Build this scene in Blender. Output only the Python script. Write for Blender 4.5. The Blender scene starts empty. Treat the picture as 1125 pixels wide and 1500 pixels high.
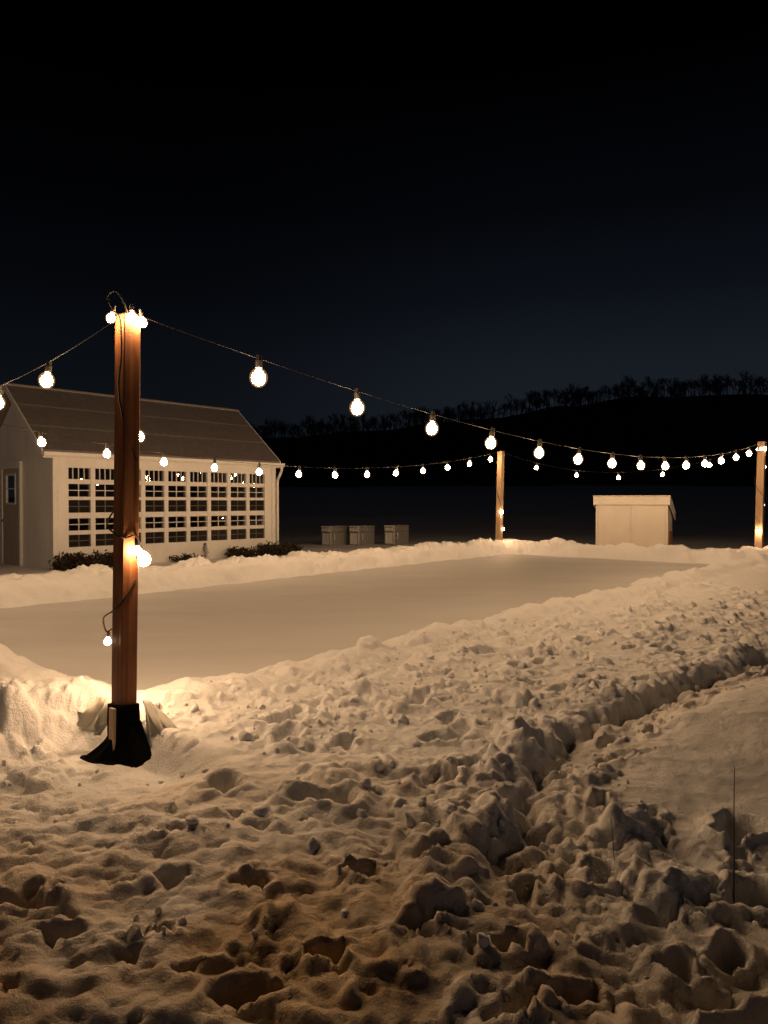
import bpy, bmesh, math, random
import numpy as np
from mathutils import Vector, Matrix

random.seed(11)
RNG = np.random.default_rng(7)
scene = bpy.context.scene
C = scene.collection

# ------------------------------------------------------------------ layout (metres, z up, camera at the origin)
U = Vector((0.634, 0.773, 0)).normalized()        # long side of the rink
N = Vector((U.y, -U.x, 0))                        # short side, pointing out of the rink
CORNER = Vector((-1.655, 4.69, 0))                # near corner of the rink: the big post
EYE = 1.6
ICE_Z = 0.2
RINK_L, RINK_W = 15.4, 6.3
RINK_YAW = math.atan2(U.y, U.x)


def rk(s, n, z=0.0):
    """rink coordinates (along, across, up) to world"""
    return CORNER + U * s + N * n + Vector((0, 0, z))


# ------------------------------------------------------------------ object helpers
def put(name, me, m=None, parent=None):
    o = bpy.data.objects.new(name, me)
    C.objects.link(o)
    if m is not None:
        me.materials.append(m)
    if parent is not None:
        o.parent = parent
    return o


def tag(o, label=None, cat=None, group=None, kind=None):
    if label:
        o['label'] = label
    if cat:
        o['category'] = cat
    if group:
        o['group'] = group
    if kind:
        o['kind'] = kind
    return o


def empty(name, loc, rz=0.0):
    o = bpy.data.objects.new(name, None)
    o.empty_display_size = 0.2
    C.objects.link(o)
    o.location = loc
    o.rotation_euler = (0, 0, rz)
    return o


class MB:
    """collects shapes into one mesh"""

    def __init__(self):
        self.v, self.f = [], []

    def add(self, vs, fs):
        b = len(self.v)
        self.v += [tuple(p) for p in vs]
        self.f += [tuple(b + i for i in f) for f in fs]
        return self

    def box(self, x0, x1, y0, y1, z0, z1):
        vs = [(x, y, z) for z in (z0, z1) for y in (y0, y1) for x in (x0, x1)]
        fs = [(0, 2, 3, 1), (4, 5, 7, 6), (0, 1, 5, 4), (2, 6, 7, 3), (0, 4, 6, 2), (1, 3, 7, 5)]
        return self.add(vs, fs)

    def tube(self, pts, r, sides=6, cap=True):
        pts = [Vector(p) for p in pts]
        rs = r if isinstance(r, (list, tuple)) else [r] * len(pts)
        vs, fs = [], []
        up = Vector((0, 0, 1))
        for i, p in enumerate(pts):
            t = (pts[min(i + 1, len(pts) - 1)] - pts[max(i - 1, 0)])
            t = t.normalized() if t.length > 1e-9 else up
            a = t.cross(up if abs(t.z) < 0.9 else Vector((1, 0, 0))).normalized()
            b = t.cross(a).normalized()
            for k in range(sides):
                q = 2 * math.pi * k / sides
                vs.append(p + (a * math.cos(q) + b * math.sin(q)) * rs[i])
        for i in range(len(pts) - 1):
            for k in range(sides):
                k2 = (k + 1) % sides
                fs.append((i * sides + k, i * sides + k2, (i + 1) * sides + k2, (i + 1) * sides + k))
        if cap:
            fs.append(tuple(range(sides))[::-1])
            fs.append(tuple((len(pts) - 1) * sides + k for k in range(sides)))
        return self.add(vs, fs)

    def lathe(self, prof, sides=12, mat=None):
        """prof: (radius, z) list, turned about z"""
        vs, fs = [], []
        for (r, z) in prof:
            for k in range(sides):
                q = 2 * math.pi * k / sides
                p = Vector((r * math.cos(q), r * math.sin(q), z))
                vs.append(mat @ p if mat else p)
        m = len(prof)
        for i in range(m - 1):
            for k in range(sides):
                k2 = (k + 1) % sides
                fs.append((i * sides + k, i * sides + k2, (i + 1) * sides + k2, (i + 1) * sides + k))
        fs.append(tuple(range(sides))[::-1])
        fs.append(tuple((m - 1) * sides + k for k in range(sides)))
        return self.add(vs, fs)

    def mesh(self, name, smooth=False, bevel=0.0, seg=2):
        me = bpy.data.meshes.new(name)
        me.from_pydata(self.v, [], self.f)
        me.update()
        bm = bmesh.new()
        bm.from_mesh(me)
        bmesh.ops.recalc_face_normals(bm, faces=bm.faces)
        if bevel > 0:
            es = [e for e in bm.edges if len(e.link_faces) == 2 and e.calc_face_angle(0) > 0.5]
            bmesh.ops.bevel(bm, geom=es, offset=bevel, segments=seg, profile=0.5, affect='EDGES')
        bm.to_mesh(me)
        bm.free()
        if smooth:
            for p in me.polygons:
                p.use_smooth = True
        return me

    def build(self, name, m=None, parent=None, **kw):
        return put(name, self.mesh(name, **kw), m, parent)


def catmull(pts, k=8):
    pts = [Vector(p) for p in pts]
    P = [pts[0] * 2 - pts[1]] + pts + [pts[-1] * 2 - pts[-2]]
    out = []
    for i in range(1, len(P) - 2):
        a, b, c, d = P[i - 1:i + 3]
        for j in range(k):
            t = j / k
            out.append(0.5 * ((2 * b) + (c - a) * t + (2 * a - 5 * b + 4 * c - d) * t * t + (3 * b - a - 3 * c + d) * t ** 3))
    out.append(pts[-1])
    return out


# ------------------------------------------------------------------ materials
def mat(name):
    m = bpy.data.materials.new(name)
    m.use_nodes = True
    nt = m.node_tree
    b = nt.nodes['Principled BSDF']
    return m, nt, b


def node(nt, t, **kw):
    n = nt.nodes.new(t)
    for k, v in kw.items():
        if k in n.inputs:
            n.inputs[k].default_value = v
        else:
            setattr(n, k, v)
    return n


def ramp(nt, stops):
    r = nt.nodes.new('ShaderNodeValToRGB')
    e = r.color_ramp.elements
    while len(e) < len(stops):
        e.new(0.5)
    for i, (p, c) in enumerate(stops):
        e[i].position = p
        e[i].color = (*c, 1) if len(c) == 3 else c
    return r


def simple(name, c1, c2, scale=8.0, rough=0.6, stretch=(1, 1, 1), metal=0.0, bump=0.0, spec=0.4, detail=6.0):
    m, nt, b = mat(name)
    L = nt.links
    tc = node(nt, 'ShaderNodeTexCoord')
    mp = node(nt, 'ShaderNodeMapping')
    mp.inputs['Scale'].default_value = stretch
    L.new(tc.outputs['Object'], mp.inputs['Vector'])
    nz = node(nt, 'ShaderNodeTexNoise', Scale=scale, Detail=detail, Roughness=0.6)
    L.new(mp.outputs['Vector'], nz.inputs['Vector'])
    r = ramp(nt, [(0.3, c1), (0.7, c2)])
    L.new(nz.outputs['Fac'], r.inputs['Fac'])
    L.new(r.outputs['Color'], b.inputs['Base Color'])
    b.inputs['Roughness'].default_value = rough
    b.inputs['Metallic'].default_value = metal
    b.inputs['Specular IOR Level'].default_value = spec
    if bump > 0:
        bp = node(nt, 'ShaderNodeBump', Strength=0.6, Distance=bump)
        L.new(nz.outputs['Fac'], bp.inputs['Height'])
        L.new(bp.outputs['Normal'], b.inputs['Normal'])
    return m


M = {}
M['paint'] = simple('white_painted_wood', (0.72, 0.70, 0.67), (0.83, 0.82, 0.79), 3.0, 0.55, (1, 1, 0.25), bump=0.002)
M['trim'] = simple('white_trim_paint', (0.70, 0.69, 0.66), (0.80, 0.79, 0.77), 9.0, 0.5, bump=0.001)
M['muntin'] = simple('window_bar_paint', (0.62, 0.61, 0.58), (0.76, 0.75, 0.72), 12.0, 0.5)
M['roof'] = simple('taupe_roof_sheet', (0.15, 0.135, 0.135), (0.215, 0.19, 0.19), 9.0, 0.6, (1, 1, 1), bump=0.003)
M['roof_seam'] = simple('pale_roof_seam', (0.21, 0.19, 0.185), (0.27, 0.25, 0.24), 6.0, 0.5)
M['wood_in'] = simple('raw_bench_wood', (0.10, 0.05, 0.025), (0.22, 0.12, 0.06), 6.0, 0.7, (1, 8, 8), bump=0.003)
M['terracotta'] = simple('terracotta', (0.30, 0.12, 0.06), (0.42, 0.19, 0.10), 9.0, 0.8)
M['galv'] = simple('galvanised_steel', (0.20, 0.19, 0.18), (0.40, 0.39, 0.37), 22.0, 0.4, metal=0.4, bump=0.002)
M['galv_lit'] = simple('lit_galvanised_steel', (0.66, 0.66, 0.66), (0.82, 0.82, 0.82), 14.0, 0.35, metal=0.2, bump=0.001)  # tank ends painted paler than the flanks for the light they catch
M['shed'] = simple('cream_shed_board', (0.56, 0.53, 0.48), (0.62, 0.59, 0.54), 3.0, 0.6, (1, 1, 0.7), bump=0.001)
M['rust'] = simple('weathered_brown_board', (0.20, 0.09, 0.04), (0.34, 0.17, 0.08), 7.0, 0.8, (2, 2, 0.3))
M['cord'] = simple('dark_rubber_cord', (0.010, 0.009, 0.008), (0.018, 0.015, 0.013), 30.0, 0.7, spec=0.12)
M['socket'] = simple('black_plastic_socket', (0.03, 0.028, 0.026), (0.05, 0.045, 0.04), 30.0, 0.4)
M['shade_black'] = simple('shade_black_sheet', (0.002, 0.002, 0.002), (0.005, 0.005, 0.005), 9.0, 0.7, bump=0.004, spec=0.03)  # near-black colour in place of the shadow at the post foot
M['twig'] = simple('brown_twig', (0.035, 0.022, 0.014), (0.08, 0.05, 0.03), 20.0, 0.85)
M['dryleaf'] = simple('dark_dry_leaf', (0.018, 0.013, 0.008), (0.05, 0.035, 0.02), 15.0, 0.85)
M['conifer'] = simple('dark_conifer_needle', (0.03, 0.03, 0.015), (0.07, 0.05, 0.028), 18.0, 0.85)
M['bark'] = simple('dark_bark', (0.03, 0.026, 0.022), (0.06, 0.05, 0.042), 2.0, 0.95)
M['forest_floor'] = simple('leaf_litter', (0.012, 0.010, 0.008), (0.04, 0.033, 0.027), 0.6, 0.95)
M['door'] = simple('dull_brown_door', (0.38, 0.32, 0.27), (0.48, 0.41, 0.35), 5.0, 0.6, (3, 3, 0.5))
M['stake'] = simple('pale_split_lath', (0.42, 0.31, 0.2), (0.55, 0.42, 0.29), 10.0, 0.8, (3, 3, 0.3))
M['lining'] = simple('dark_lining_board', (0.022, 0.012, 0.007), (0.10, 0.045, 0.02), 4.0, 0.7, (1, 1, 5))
M['floor_in'] = simple('greenhouse_soil', (0.03, 0.024, 0.02), (0.07, 0.055, 0.045), 30.0, 0.9)

# post timber: long vertical grain, checks and knots
m, nt, b = mat('stained_post_timber')
L = nt.links
tc = node(nt, 'ShaderNodeTexCoord')
mp = node(nt, 'ShaderNodeMapping')
mp.inputs['Scale'].default_value = (22, 22, 0.9)
L.new(tc.outputs['Object'], mp.inputs['Vector'])
nz = node(nt, 'ShaderNodeTexNoise', Scale=1.0, Detail=8.0, Roughness=0.62, Distortion=0.6)
L.new(mp.outputs['Vector'], nz.inputs['Vector'])
big = node(nt, 'ShaderNodeTexNoise', Scale=2.2, Detail=4.0)
L.new(tc.outputs['Object'], big.inputs['Vector'])
r = ramp(nt, [(0.25, (0.07, 0.024, 0.010)), (0.5, (0.25, 0.098, 0.036)), (0.75, (0.40, 0.18, 0.07))])
L.new(nz.outputs['Fac'], r.inputs['Fac'])
r2 = ramp(nt, [(0.3, (0.62, 0.58, 0.55)), (0.7, (1, 1, 1))])
L.new(big.outputs['Fac'], r2.inputs['Fac'])
mx = node(nt, 'ShaderNodeMix', data_type='RGBA', blend_type='MULTIPLY')
mx.inputs[0].default_value = 1.0
L.new(r.outputs['Color'], mx.inputs[6])
L.new(r2.outputs['Color'], mx.inputs[7])
L.new(mx.outputs[2], b.inputs['Base Color'])
b.inputs['Roughness'].default_value = 0.62
b.inputs['Specular IOR Level'].default_value = 0.3
bp = node(nt, 'ShaderNodeBump', Strength=0.7, Distance=0.004)
L.new(nz.outputs['Fac'], bp.inputs['Height'])
L.new(bp.outputs['Normal'], b.inputs['Normal'])
M['timber'] = m

# far posts: timber painted paler for the bulb light on their faces
M['timber_lit'] = simple('lit_post_timber', (0.30, 0.19, 0.11), (0.46, 0.32, 0.20), 1.2, 0.7, (18, 18, 0.8), bump=0.003)

# lit bulb
m, nt, b = mat('lit_bulb_glass')
b.inputs['Base Color'].default_value = (1, 0.9, 0.75, 1)
b.inputs['Emission Color'].default_value = (1.0, 0.635, 0.35, 1)
b.inputs['Emission Strength'].default_value = 405.0
m.cycles.emission_sampling = 'FRONT'
M['bulb'] = m
m, nt, b = mat('amber_halo_glass')
nt.nodes.remove(b)
out = nt.nodes['Material Output']
tr = node(nt, 'ShaderNodeBsdfTransparent')
tr.inputs['Color'].default_value = (1.0, 0.97, 0.92, 1)
em = node(nt, 'ShaderNodeEmission', Strength=0.85)  # orange glow put into the shell for the halo round each bulb
em.inputs['Color'].default_value = (1.0, 0.50, 0.17, 1)
ms = node(nt, 'ShaderNodeMixShader')
ms.inputs[0].default_value = 0.26
nt.links.new(tr.outputs[0], ms.inputs[1])
nt.links.new(em.outputs[0], ms.inputs[2])
nt.links.new(ms.outputs[0], out.inputs['Surface'])
m.cycles.emission_sampling = 'NONE'
M['halo_glass'] = m

# window glass: mirror-like at glancing angles, clear otherwise
m, nt, b = mat('window_glass')
nt.nodes.remove(b)
L = nt.links
out = nt.nodes['Material Output']
tr = node(nt, 'ShaderNodeBsdfTransparent')
tr.inputs['Color'].default_value = (0.66, 0.67, 0.66, 1)
gl = node(nt, 'ShaderNodeBsdfGlossy', Roughness=0.015)
gl.inputs['Color'].default_value = (0.9, 0.9, 0.9, 1)
fr = node(nt, 'ShaderNodeFresnel', IOR=1.45)
tc = node(nt, 'ShaderNodeTexCoord')
nz = node(nt, 'ShaderNodeTexNoise', Scale=2.3, Detail=2.0)
bp = node(nt, 'ShaderNodeBump', Strength=0.08, Distance=0.01)
L.new(tc.outputs['Object'], nz.inputs['Vector'])
L.new(nz.outputs['Fac'], bp.inputs['Height'])
L.new(bp.outputs['Normal'], gl.inputs['Normal'])
ms = node(nt, 'ShaderNodeMixShader')
L.new(fr.outputs['Fac'], ms.inputs[0])
L.new(tr.outputs[0], ms.inputs[1])
L.new(gl.outputs[0], ms.inputs[2])
L.new(ms.outputs[0], out.inputs['Surface'])
M['glass'] = m

# insect screen: fine dark mesh, half see-through
m, nt, b = mat('insect_screen')
nt.nodes.remove(b)
L = nt.links
out = nt.nodes['Material Output']
tr = node(nt, 'ShaderNodeBsdfTransparent')
df = node(nt, 'ShaderNodeBsdfDiffuse')
df.inputs['Color'].default_value = (0.03, 0.026, 0.024, 1)
ms = node(nt, 'ShaderNodeMixShader')
ms.inputs[0].default_value = 0.62
L.new(tr.outputs[0], ms.inputs[1])
L.new(df.outputs[0], ms.inputs[2])
L.new(ms.outputs[0], out.inputs['Surface'])
M['screen'] = m

# translucent white liner
m, nt, b = mat('white_liner_film')
L = nt.links
out = nt.nodes['Material Output']
b.inputs['Base Color'].default_value = (0.78, 0.77, 0.72, 1)
b.inputs['Roughness'].default_value = 0.35
tl = node(nt, 'ShaderNodeBsdfTranslucent')
tl.inputs['Color'].default_value = (0.8, 0.78, 0.7, 1)
ms = node(nt, 'ShaderNodeMixShader')
ms.inputs[0].default_value = 0.45
L.new(b.outputs[0], ms.inputs[1])
L.new(tl.outputs[0], ms.inputs[2])
L.new(ms.outputs[0], out.inputs['Surface'])
M['liner'] = m

# snow (attribute "wear": trodden snow with soil and dead grass mixed in)
m, nt, b = mat('snow')
L = nt.links
tc = node(nt, 'ShaderNodeTexCoord')
at = node(nt, 'ShaderNodeAttribute', attribute_name='wear')
n1 = node(nt, 'ShaderNodeTexNoise', Scale=3.2, Detail=8.0, Roughness=0.7)
n2 = node(nt, 'ShaderNodeTexNoise', Scale=55.0, Detail=6.0, Roughness=0.7)
n3 = node(nt, 'ShaderNodeTexNoise', Scale=11.0, Detail=5.0, Roughness=0.6)
for q in (n1, n2, n3):
    L.new(tc.outputs['Object'], q.inputs['Vector'])
r = ramp(nt, [(0.44, (0, 0, 0)), (0.74, (1, 1, 1))])
L.new(n1.outputs['Fac'], r.inputs['Fac'])
mul = node(nt, 'ShaderNodeMath', operation='MULTIPLY')
L.new(r.outputs['Color'], mul.inputs[0])
L.new(at.outputs['Fac'], mul.inputs[1])
mx = node(nt, 'ShaderNodeMix', data_type='RGBA')
m0 = node(nt, 'ShaderNodeMix', data_type='RGBA')
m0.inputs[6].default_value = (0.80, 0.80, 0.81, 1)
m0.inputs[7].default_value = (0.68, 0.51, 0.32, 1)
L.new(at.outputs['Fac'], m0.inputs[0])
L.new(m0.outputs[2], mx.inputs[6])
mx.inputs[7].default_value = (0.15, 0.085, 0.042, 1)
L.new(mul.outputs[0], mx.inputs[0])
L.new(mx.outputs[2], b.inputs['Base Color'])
b.inputs['Roughness'].default_value = 0.6
b.inputs['Specular IOR Level'].default_value = 0.25
ad = node(nt, 'ShaderNodeMath', operation='MULTIPLY_ADD')
ad.inputs[1].default_value = 2.2
L.new(n3.outputs['Fac'], ad.inputs[0])
L.new(n2.outputs['Fac'], ad.inputs[2])
n4 = node(nt, 'ShaderNodeTexNoise', Scale=150.0, Detail=4.0, Roughness=0.7)
L.new(tc.outputs['Object'], n4.inputs['Vector'])
ad2 = node(nt, 'ShaderNodeMath', operation='MULTIPLY_ADD')
ad2.inputs[1].default_value = 0.45
L.new(n4.outputs['Fac'], ad2.inputs[0])
L.new(ad.outputs[0], ad2.inputs[2])
bp = node(nt, 'ShaderNodeBump', Strength=0.8, Distance=0.013)
L.new(ad2.outputs[0], bp.inputs['Height'])
L.new(bp.outputs['Normal'], b.inputs['Normal'])
M['snow'] = m

# rink: ice under a dusting of wind-blown snow
m, nt, b = mat('snow_dusted_ice')
L = nt.links
tc = node(nt, 'ShaderNodeTexCoord')
mp = node(nt, 'ShaderNodeMapping')
mp.inputs['Scale'].default_value = (0.5, 1.6, 1)
mp.inputs['Rotation'].default_value = (0, 0, 0.3)
L.new(tc.outputs['Object'], mp.inputs['Vector'])
n1 = node(nt, 'ShaderNodeTexNoise', Scale=0.9, Detail=7.0, Roughness=0.55)
L.new(mp.outputs['Vector'], n1.inputs['Vector'])
n2 = node(nt, 'ShaderNodeTexNoise', Scale=70.0, Detail=4.0)
L.new(tc.outputs['Object'], n2.inputs['Vector'])
r = ramp(nt, [(0.3, (0.45, 0.45, 0.46)), (0.7, (0.56, 0.56, 0.57))])
L.new(n1.outputs['Fac'], r.inputs['Fac'])
L.new(r.outputs['Color'], b.inputs['Base Color'])
rr = ramp(nt, [(0.3, (0.5, 0.5, 0.5)), (0.7, (0.7, 0.7, 0.7))])
L.new(n1.outputs['Fac'], rr.inputs['Fac'])
L.new(rr.outputs['Color'], b.inputs['Roughness'])
b.inputs['Specular IOR Level'].default_value = 0.3
bp0 = node(nt, 'ShaderNodeBump', Strength=0.5, Distance=0.06)
L.new(n1.outputs['Fac'], bp0.inputs['Height'])
bp = node(nt, 'ShaderNodeBump', Strength=0.35, Distance=0.006)
L.new(bp0.outputs['Normal'], bp.inputs['Normal'])
L.new(n2.outputs['Fac'], bp.inputs['Height'])
L.new(bp.outputs['Normal'], b.inputs['Normal'])
M['ice'] = m


# ------------------------------------------------------------------ numpy noise
def _hash(ix, iy, seed):
    h = (ix.astype(np.int64) * 374761393 + iy.astype(np.int64) * 668265263 + seed * 2147483647) & 0xFFFFFFFF
    h = ((h ^ (h >> 13)) * 1274126177) & 0xFFFFFFFF
    return (h ^ (h >> 16)) & 0xFFFFFFFF


def gnoise(x, y, seed=0):
    ix, iy = np.floor(x), np.floor(y)
    fx, fy = x - ix, y - iy
    ux = fx * fx * fx * (fx * (fx * 6 - 15) + 10)
    uy = fy * fy * fy * (fy * (fy * 6 - 15) + 10)

    def g(ox, oy):
        a = _hash(ix + ox, iy + oy, seed) / 4294967296.0 * 2 * np.pi
        return np.cos(a) * (fx - ox) + np.sin(a) * (fy - oy)
    a = g(0, 0) * (1 - ux) + g(1, 0) * ux
    c = g(0, 1) * (1 - ux) + g(1, 1) * ux
    return (a * (1 - uy) + c * uy) * 1.5


def fbm(x, y, f, octv=4, seed=0, gain=0.5):
    t, a, s = 0, 1.0, 0.0
    for k in range(octv):
        t = t + a * gnoise(x * f + 17.3 * k, y * f - 9.1 * k, seed + k)
        s += a
        a *= gain
        f *= 2.03
    return t / s


def ss(a, b_, x):
    t = np.clip((x - a) / (b_ - a), 0, 1)
    return t * t * (3 - 2 * t)


# ------------------------------------------------------------------ ground: one height field, fine near the rink corner
def axis(lo, hi, step, outer_lo, outer_hi, grow, knee, grow2):
    mid = list(np.arange(lo, hi, step))
    a, st = [lo], step
    while a[-1] > outer_lo:
        st *= grow if a[-1] > -knee else grow2
        a.append(a[-1] - st)
    b_, st = [mid[-1]], step
    while b_[-1] < outer_hi:
        st *= grow if b_[-1] < knee else grow2
        b_.append(b_[-1] + st)
    return np.array(a[1:][::-1] + mid + b_[1:])


xs = axis(-3.0, 4.6, 0.0145, -170, 170, 1.014, 10, 1.07)
ys = axis(1.7, 7.2, 0.0145, -30, 205, 1.006, 24, 1.05)
GX, GY = np.meshgrid(xs, ys)


def rel(x, y):
    dx, dy = x - CORNER.x, y - CORNER.y
    return dx * U.x + dy * U.y, dx * N.x + dy * N.y


EDGE_S = np.array([-3.0, -0.35, 0.15, 0.67, 1.3, 2.1, 3.0, 4.0, 5.9, 9.0, 14.0])
EDGE_N = np.array([3.1, 2.75, 2.52, 2.42, 2.12, 2.02, 2.10, 2.20, 2.46, 2.7, 2.9])


def base_height(x, y, fine=True):
    s, n = rel(x, y)
    w1 = fbm(x, y, 0.9, 3, 3)
    w2 = fbm(x, y, 3.1, 3, 9)
    # signed distance to the rink, with a wandering edge
    e = 0.13 * w2 + 0.16 * w1
    ds = np.maximum(-0.12 - s, s - RINK_L)
    dn = np.maximum(-RINK_W - n, n - 0.08)
    d = np.where((ds < 0) & (dn < 0), np.maximum(ds, dn), np.hypot(np.maximum(ds, 0), np.maximum(dn, 0))) + e
    # crest heights per side
    right = 0.195 + 0.03 * w1 + 0.02 * w2
    near = 0.245 + np.clip(-n, 0, 3) * 0.085 + 0.05 * w1
    far = 0.47 + 0.07 * w1 + 0.03 * w2
    left = 0.46 + 0.07 * w1
    wr = ss(-0.5, 0.3, n) * (1 - ss(RINK_L - 0.6, RINK_L + 0.6, s))
    wn = ss(0.15, -0.4, s) * (1 - wr)
    wf = ss(RINK_L - 0.8, RINK_L + 0.2, s) * (1 - wr)
    wl = np.clip(1 - wr - wn - wf, 0, 1)
    crest = wr * right + wn * near + wf * far + wl * left
    corner = np.exp(-((s - 0.05) ** 2 + (n + 0.02) ** 2) / 0.16)
    crest = crest - corner * 0.06
    # outer side
    out_r = 0.205 - 0.068 * np.clip(d, 0, 2.6) + 0.04 * w1
    out_n = 0.34 - 0.30 * ss(0.15, 1.25, d) + 0.02 * w1
    out_f = 0.44 - 0.26 * ss(0.6, 2.6, d)
    out_l = 0.42 - 0.22 * ss(0.8, 2.6, d)
    outer = wr * out_r + wn * out_n + wf * out_f + wl * out_l
    z = np.where(d < 0, (ICE_Z - 0.02) + (crest - ICE_Z + 0.02) * ss(-0.62 + 0.34 * np.clip(wr + wn, 0, 1), 0.0, d), crest + (outer - crest) * ss(0.05, 0.75, d))
    # drop to the trodden path on the right side
    ne = np.interp(s, EDGE_S, EDGE_N) + 0.09 * w2 + 0.07 * fbm(x, y, 5.0, 2, 31)
    inside_path = ss(-0.02, 0.13, n - ne)
    drop = 0.03 + 0.035 * ss(1.25, 0.6, s) * ss(-0.5, 0.1, s) + 0.04 * w1
    drop = drop * ss(-0.3, 0.4, s) * (1 - 0.5 * ss(8, 14, s))
    lip = np.exp(-((n - ne + 0.16) / 0.16) ** 2) * 0.03 * (0.5 + w2) * ss(-1.0, 0.2, s)
    rut = np.exp(-((n - ne - 0.10) / 0.075) ** 2) * np.clip(0.105 + 0.10 * fbm(x, y, 1.6, 2, 77), 0.03, 0.17) * ss(0.0, 0.6, s)
    z = z + lip - drop * inside_path - rut
    # settle to level ground on the camera side
    far_out = ss(2.4, 3.6, np.where(n > 0, n, 0)) * ss(14, 8, s)
    z = z * (1 - far_out) + (-0.06) * far_out
    # untouched mound beyond the path
    mound = np.exp(-(((x - 3.15) / 1.25) ** 2 + ((y - 5.15) / 1.05) ** 2)) * 0.30
    mound2 = np.exp(-(((x - 5.6) / 1.6) ** 2 + ((y - 7.4) / 1.4) ** 2)) * 0.22
    z = z + (mound + mound2) * ss(0.22, 0.7, n - ne)
    # scooped hollow on the camera side of the corner post
    sc = ss(1.0, 0.5, np.hypot(s + 0.42, n - 0.15)) * ss(0.14, -0.06, s + 0.02) * ss(0.80, 0.35, -n)
    z = z * (1 - sc) + (-0.01 + 0.03 * w1) * sc
    # open field, rising gently to the woods
    R = np.hypot(x, np.maximum(y - 4, 0))
    z = z + 3.2 * ss(32, 88, y) + 0.25 * fbm(x, y, 0.05, 3, 41) * ss(24, 45, y)
    hill = ss(86, 170, y) * (12.6 + 9.6 * ss(-25, 75, x) + 1.2 * fbm(x, y, 0.06, 2, 44))
    z = z + hill
    # greenhouse side is a little lower by the wall
    return z, s, n, d, ne


Z, S_, N_, D_, NE_ = base_height(GX, GY)
inside_ice = (D_ < -0.62)

# masks
near_y = ss(9.5, 6.0, GY)
tram = ss(4.05, 3.3, GY + 0.35 * (GX - 0.0)) * ss(0.75, 0.05, GX) * ss(-3.6, -2.8, GX)            # trodden lower left
deep = ss(4.5, 3.7, GY) * ss(0.15, 0.9, GX)                                                       # churned lower right
bankm = ss(-0.25, 0.15, N_) * ss(0.12, -0.12, N_ - NE_) * ss(-0.4, 0.5, S_) * ss(13.5, 9, S_)     # outer slope of the bank
path = ss(0.0, 0.15, N_ - NE_) * ss(0.75, 0.40, N_ - NE_) * ss(-1.0, 0.2, S_)
smooth_mound = ss(0.35, 0.65, N_ - NE_) * ss(0.8, 1.5, S_)
leftbank = ss(0.1, 0.35, D_) * ss(1.15, 0.7, D_) * ss(0.1, -0.4, S_) * ss(0.2, -0.5, N_)
outside = ss(-0.15, 0.05, D_)

patchy = np.clip(0.7 + 1.5 * fbm(GX, GY, 1.15, 2, 130), 0.06, 1)

# general relief
Z += outside * (0.020 * fbm(GX, GY, 1.3, 4, 51) + 0.010 * fbm(GX, GY, 6.0, 3, 52))
rid = 1 - np.abs(fbm(GX, GY, 2.6, 4, 61)) * 2.6
rid2 = 1 - np.abs(fbm(GX + 0.1 * rid, GY, 6.5, 3, 62)) * 2.4
Z += bankm * patchy * (0.036 * (rid - 0.4) + 0.017 * (rid2 - 0.4))
Z += deep * (1 - smooth_mound) * (0.046 * (rid - 0.4) + 0.020 * (rid2 - 0.4))
Z += path * (0.035 * fbm(GX, GY, 5, 3, 71) + 0.02 * (rid2 - 0.4))
Z += tram * (0.030 * fbm(GX, GY, 2.2, 3, 81) + 0.045 * fbm(GX, GY * 1.5, 5.5, 4, 82))
Z += leftbank * (0.03 * (rid - 0.4) + 0.022 * (rid2 - 0.4))
Z += smooth_mound * 0.02 * fbm(GX, GY, 1.6, 2, 90)


rough = np.clip(bankm + deep * (1 - smooth_mound) + path * 0.6 + tram + leftbank, 0, 1)
crumb = fbm(GX, GY, 17.0, 3, 101)
Z += rough * (0.012 * crumb + 0.012 * np.maximum(crumb, 0) ** 2) * near_y


def window(cx, cy, R):
    i0, i1 = np.searchsorted(xs, [cx - R, cx + R])
    j0, j1 = np.searchsorted(ys, [cy - R, cy + R])
    return slice(j0, j1), slice(i0, i1)


def clod(cx, cy, r, h, asp=1.0, rot=0.0, tilt=0.0, seed=0):
    """a broken lump of snow standing up out of the surface"""
    w = window(cx, cy, r * 1.7 * max(asp, 1))
    X, Y = GX[w], GY[w]
    if X.size < 9:
        return
    c, s = math.cos(rot), math.sin(rot)
    dx, dy = X - cx, Y - cy
    wa = 0.45 * r
    dx = dx + wa * gnoise(X * 0.55 / r + seed, Y * 0.55 / r, 7) + 0.10 * wa * gnoise(X * 1.7 / r, Y * 1.7 / r + seed, 8)
    dy = dy + wa * gnoise(X * 0.55 / r, Y * 0.55 / r - seed, 9) + 0.10 * wa * gnoise(X * 1.7 / r + seed, Y * 1.7 / r, 10)
    a, b_ = (dx * c + dy * s) / (r * asp), (-dx * s + dy * c) / r
    th = np.arctan2(b_, a)
    wob = 1 + 0.20 * np.sin(2 * th + seed) + 0.13 * np.sin(3 * th + 2.1 * seed) + 0.07 * np.sin(5 * th + 1.3 * seed)
    q = np.hypot(a, b_) / wob
    dome = np.sqrt(np.clip(1 - q ** 2.4, 0, 1))
    top = 0.78 + tilt * (a * math.cos(seed) + b_ * math.sin(seed))
    hh = h * np.minimum(dome, np.maximum(top, 0.05)) + 0.02 * gnoise(X * 14, Y * 14, 5) * (dome > 0)
    j, i = np.searchsorted(ys, cy), np.searchsorted(xs, cx)
    zc = Z[min(j, len(ys) - 1), min(i, len(xs) - 1)]
    z0 = 0.6 * Z[w] + 0.4 * zc
    Z[w] = np.where(q < 1, np.maximum(Z[w], z0 + hh - 0.12 * h), Z[w])


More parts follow.
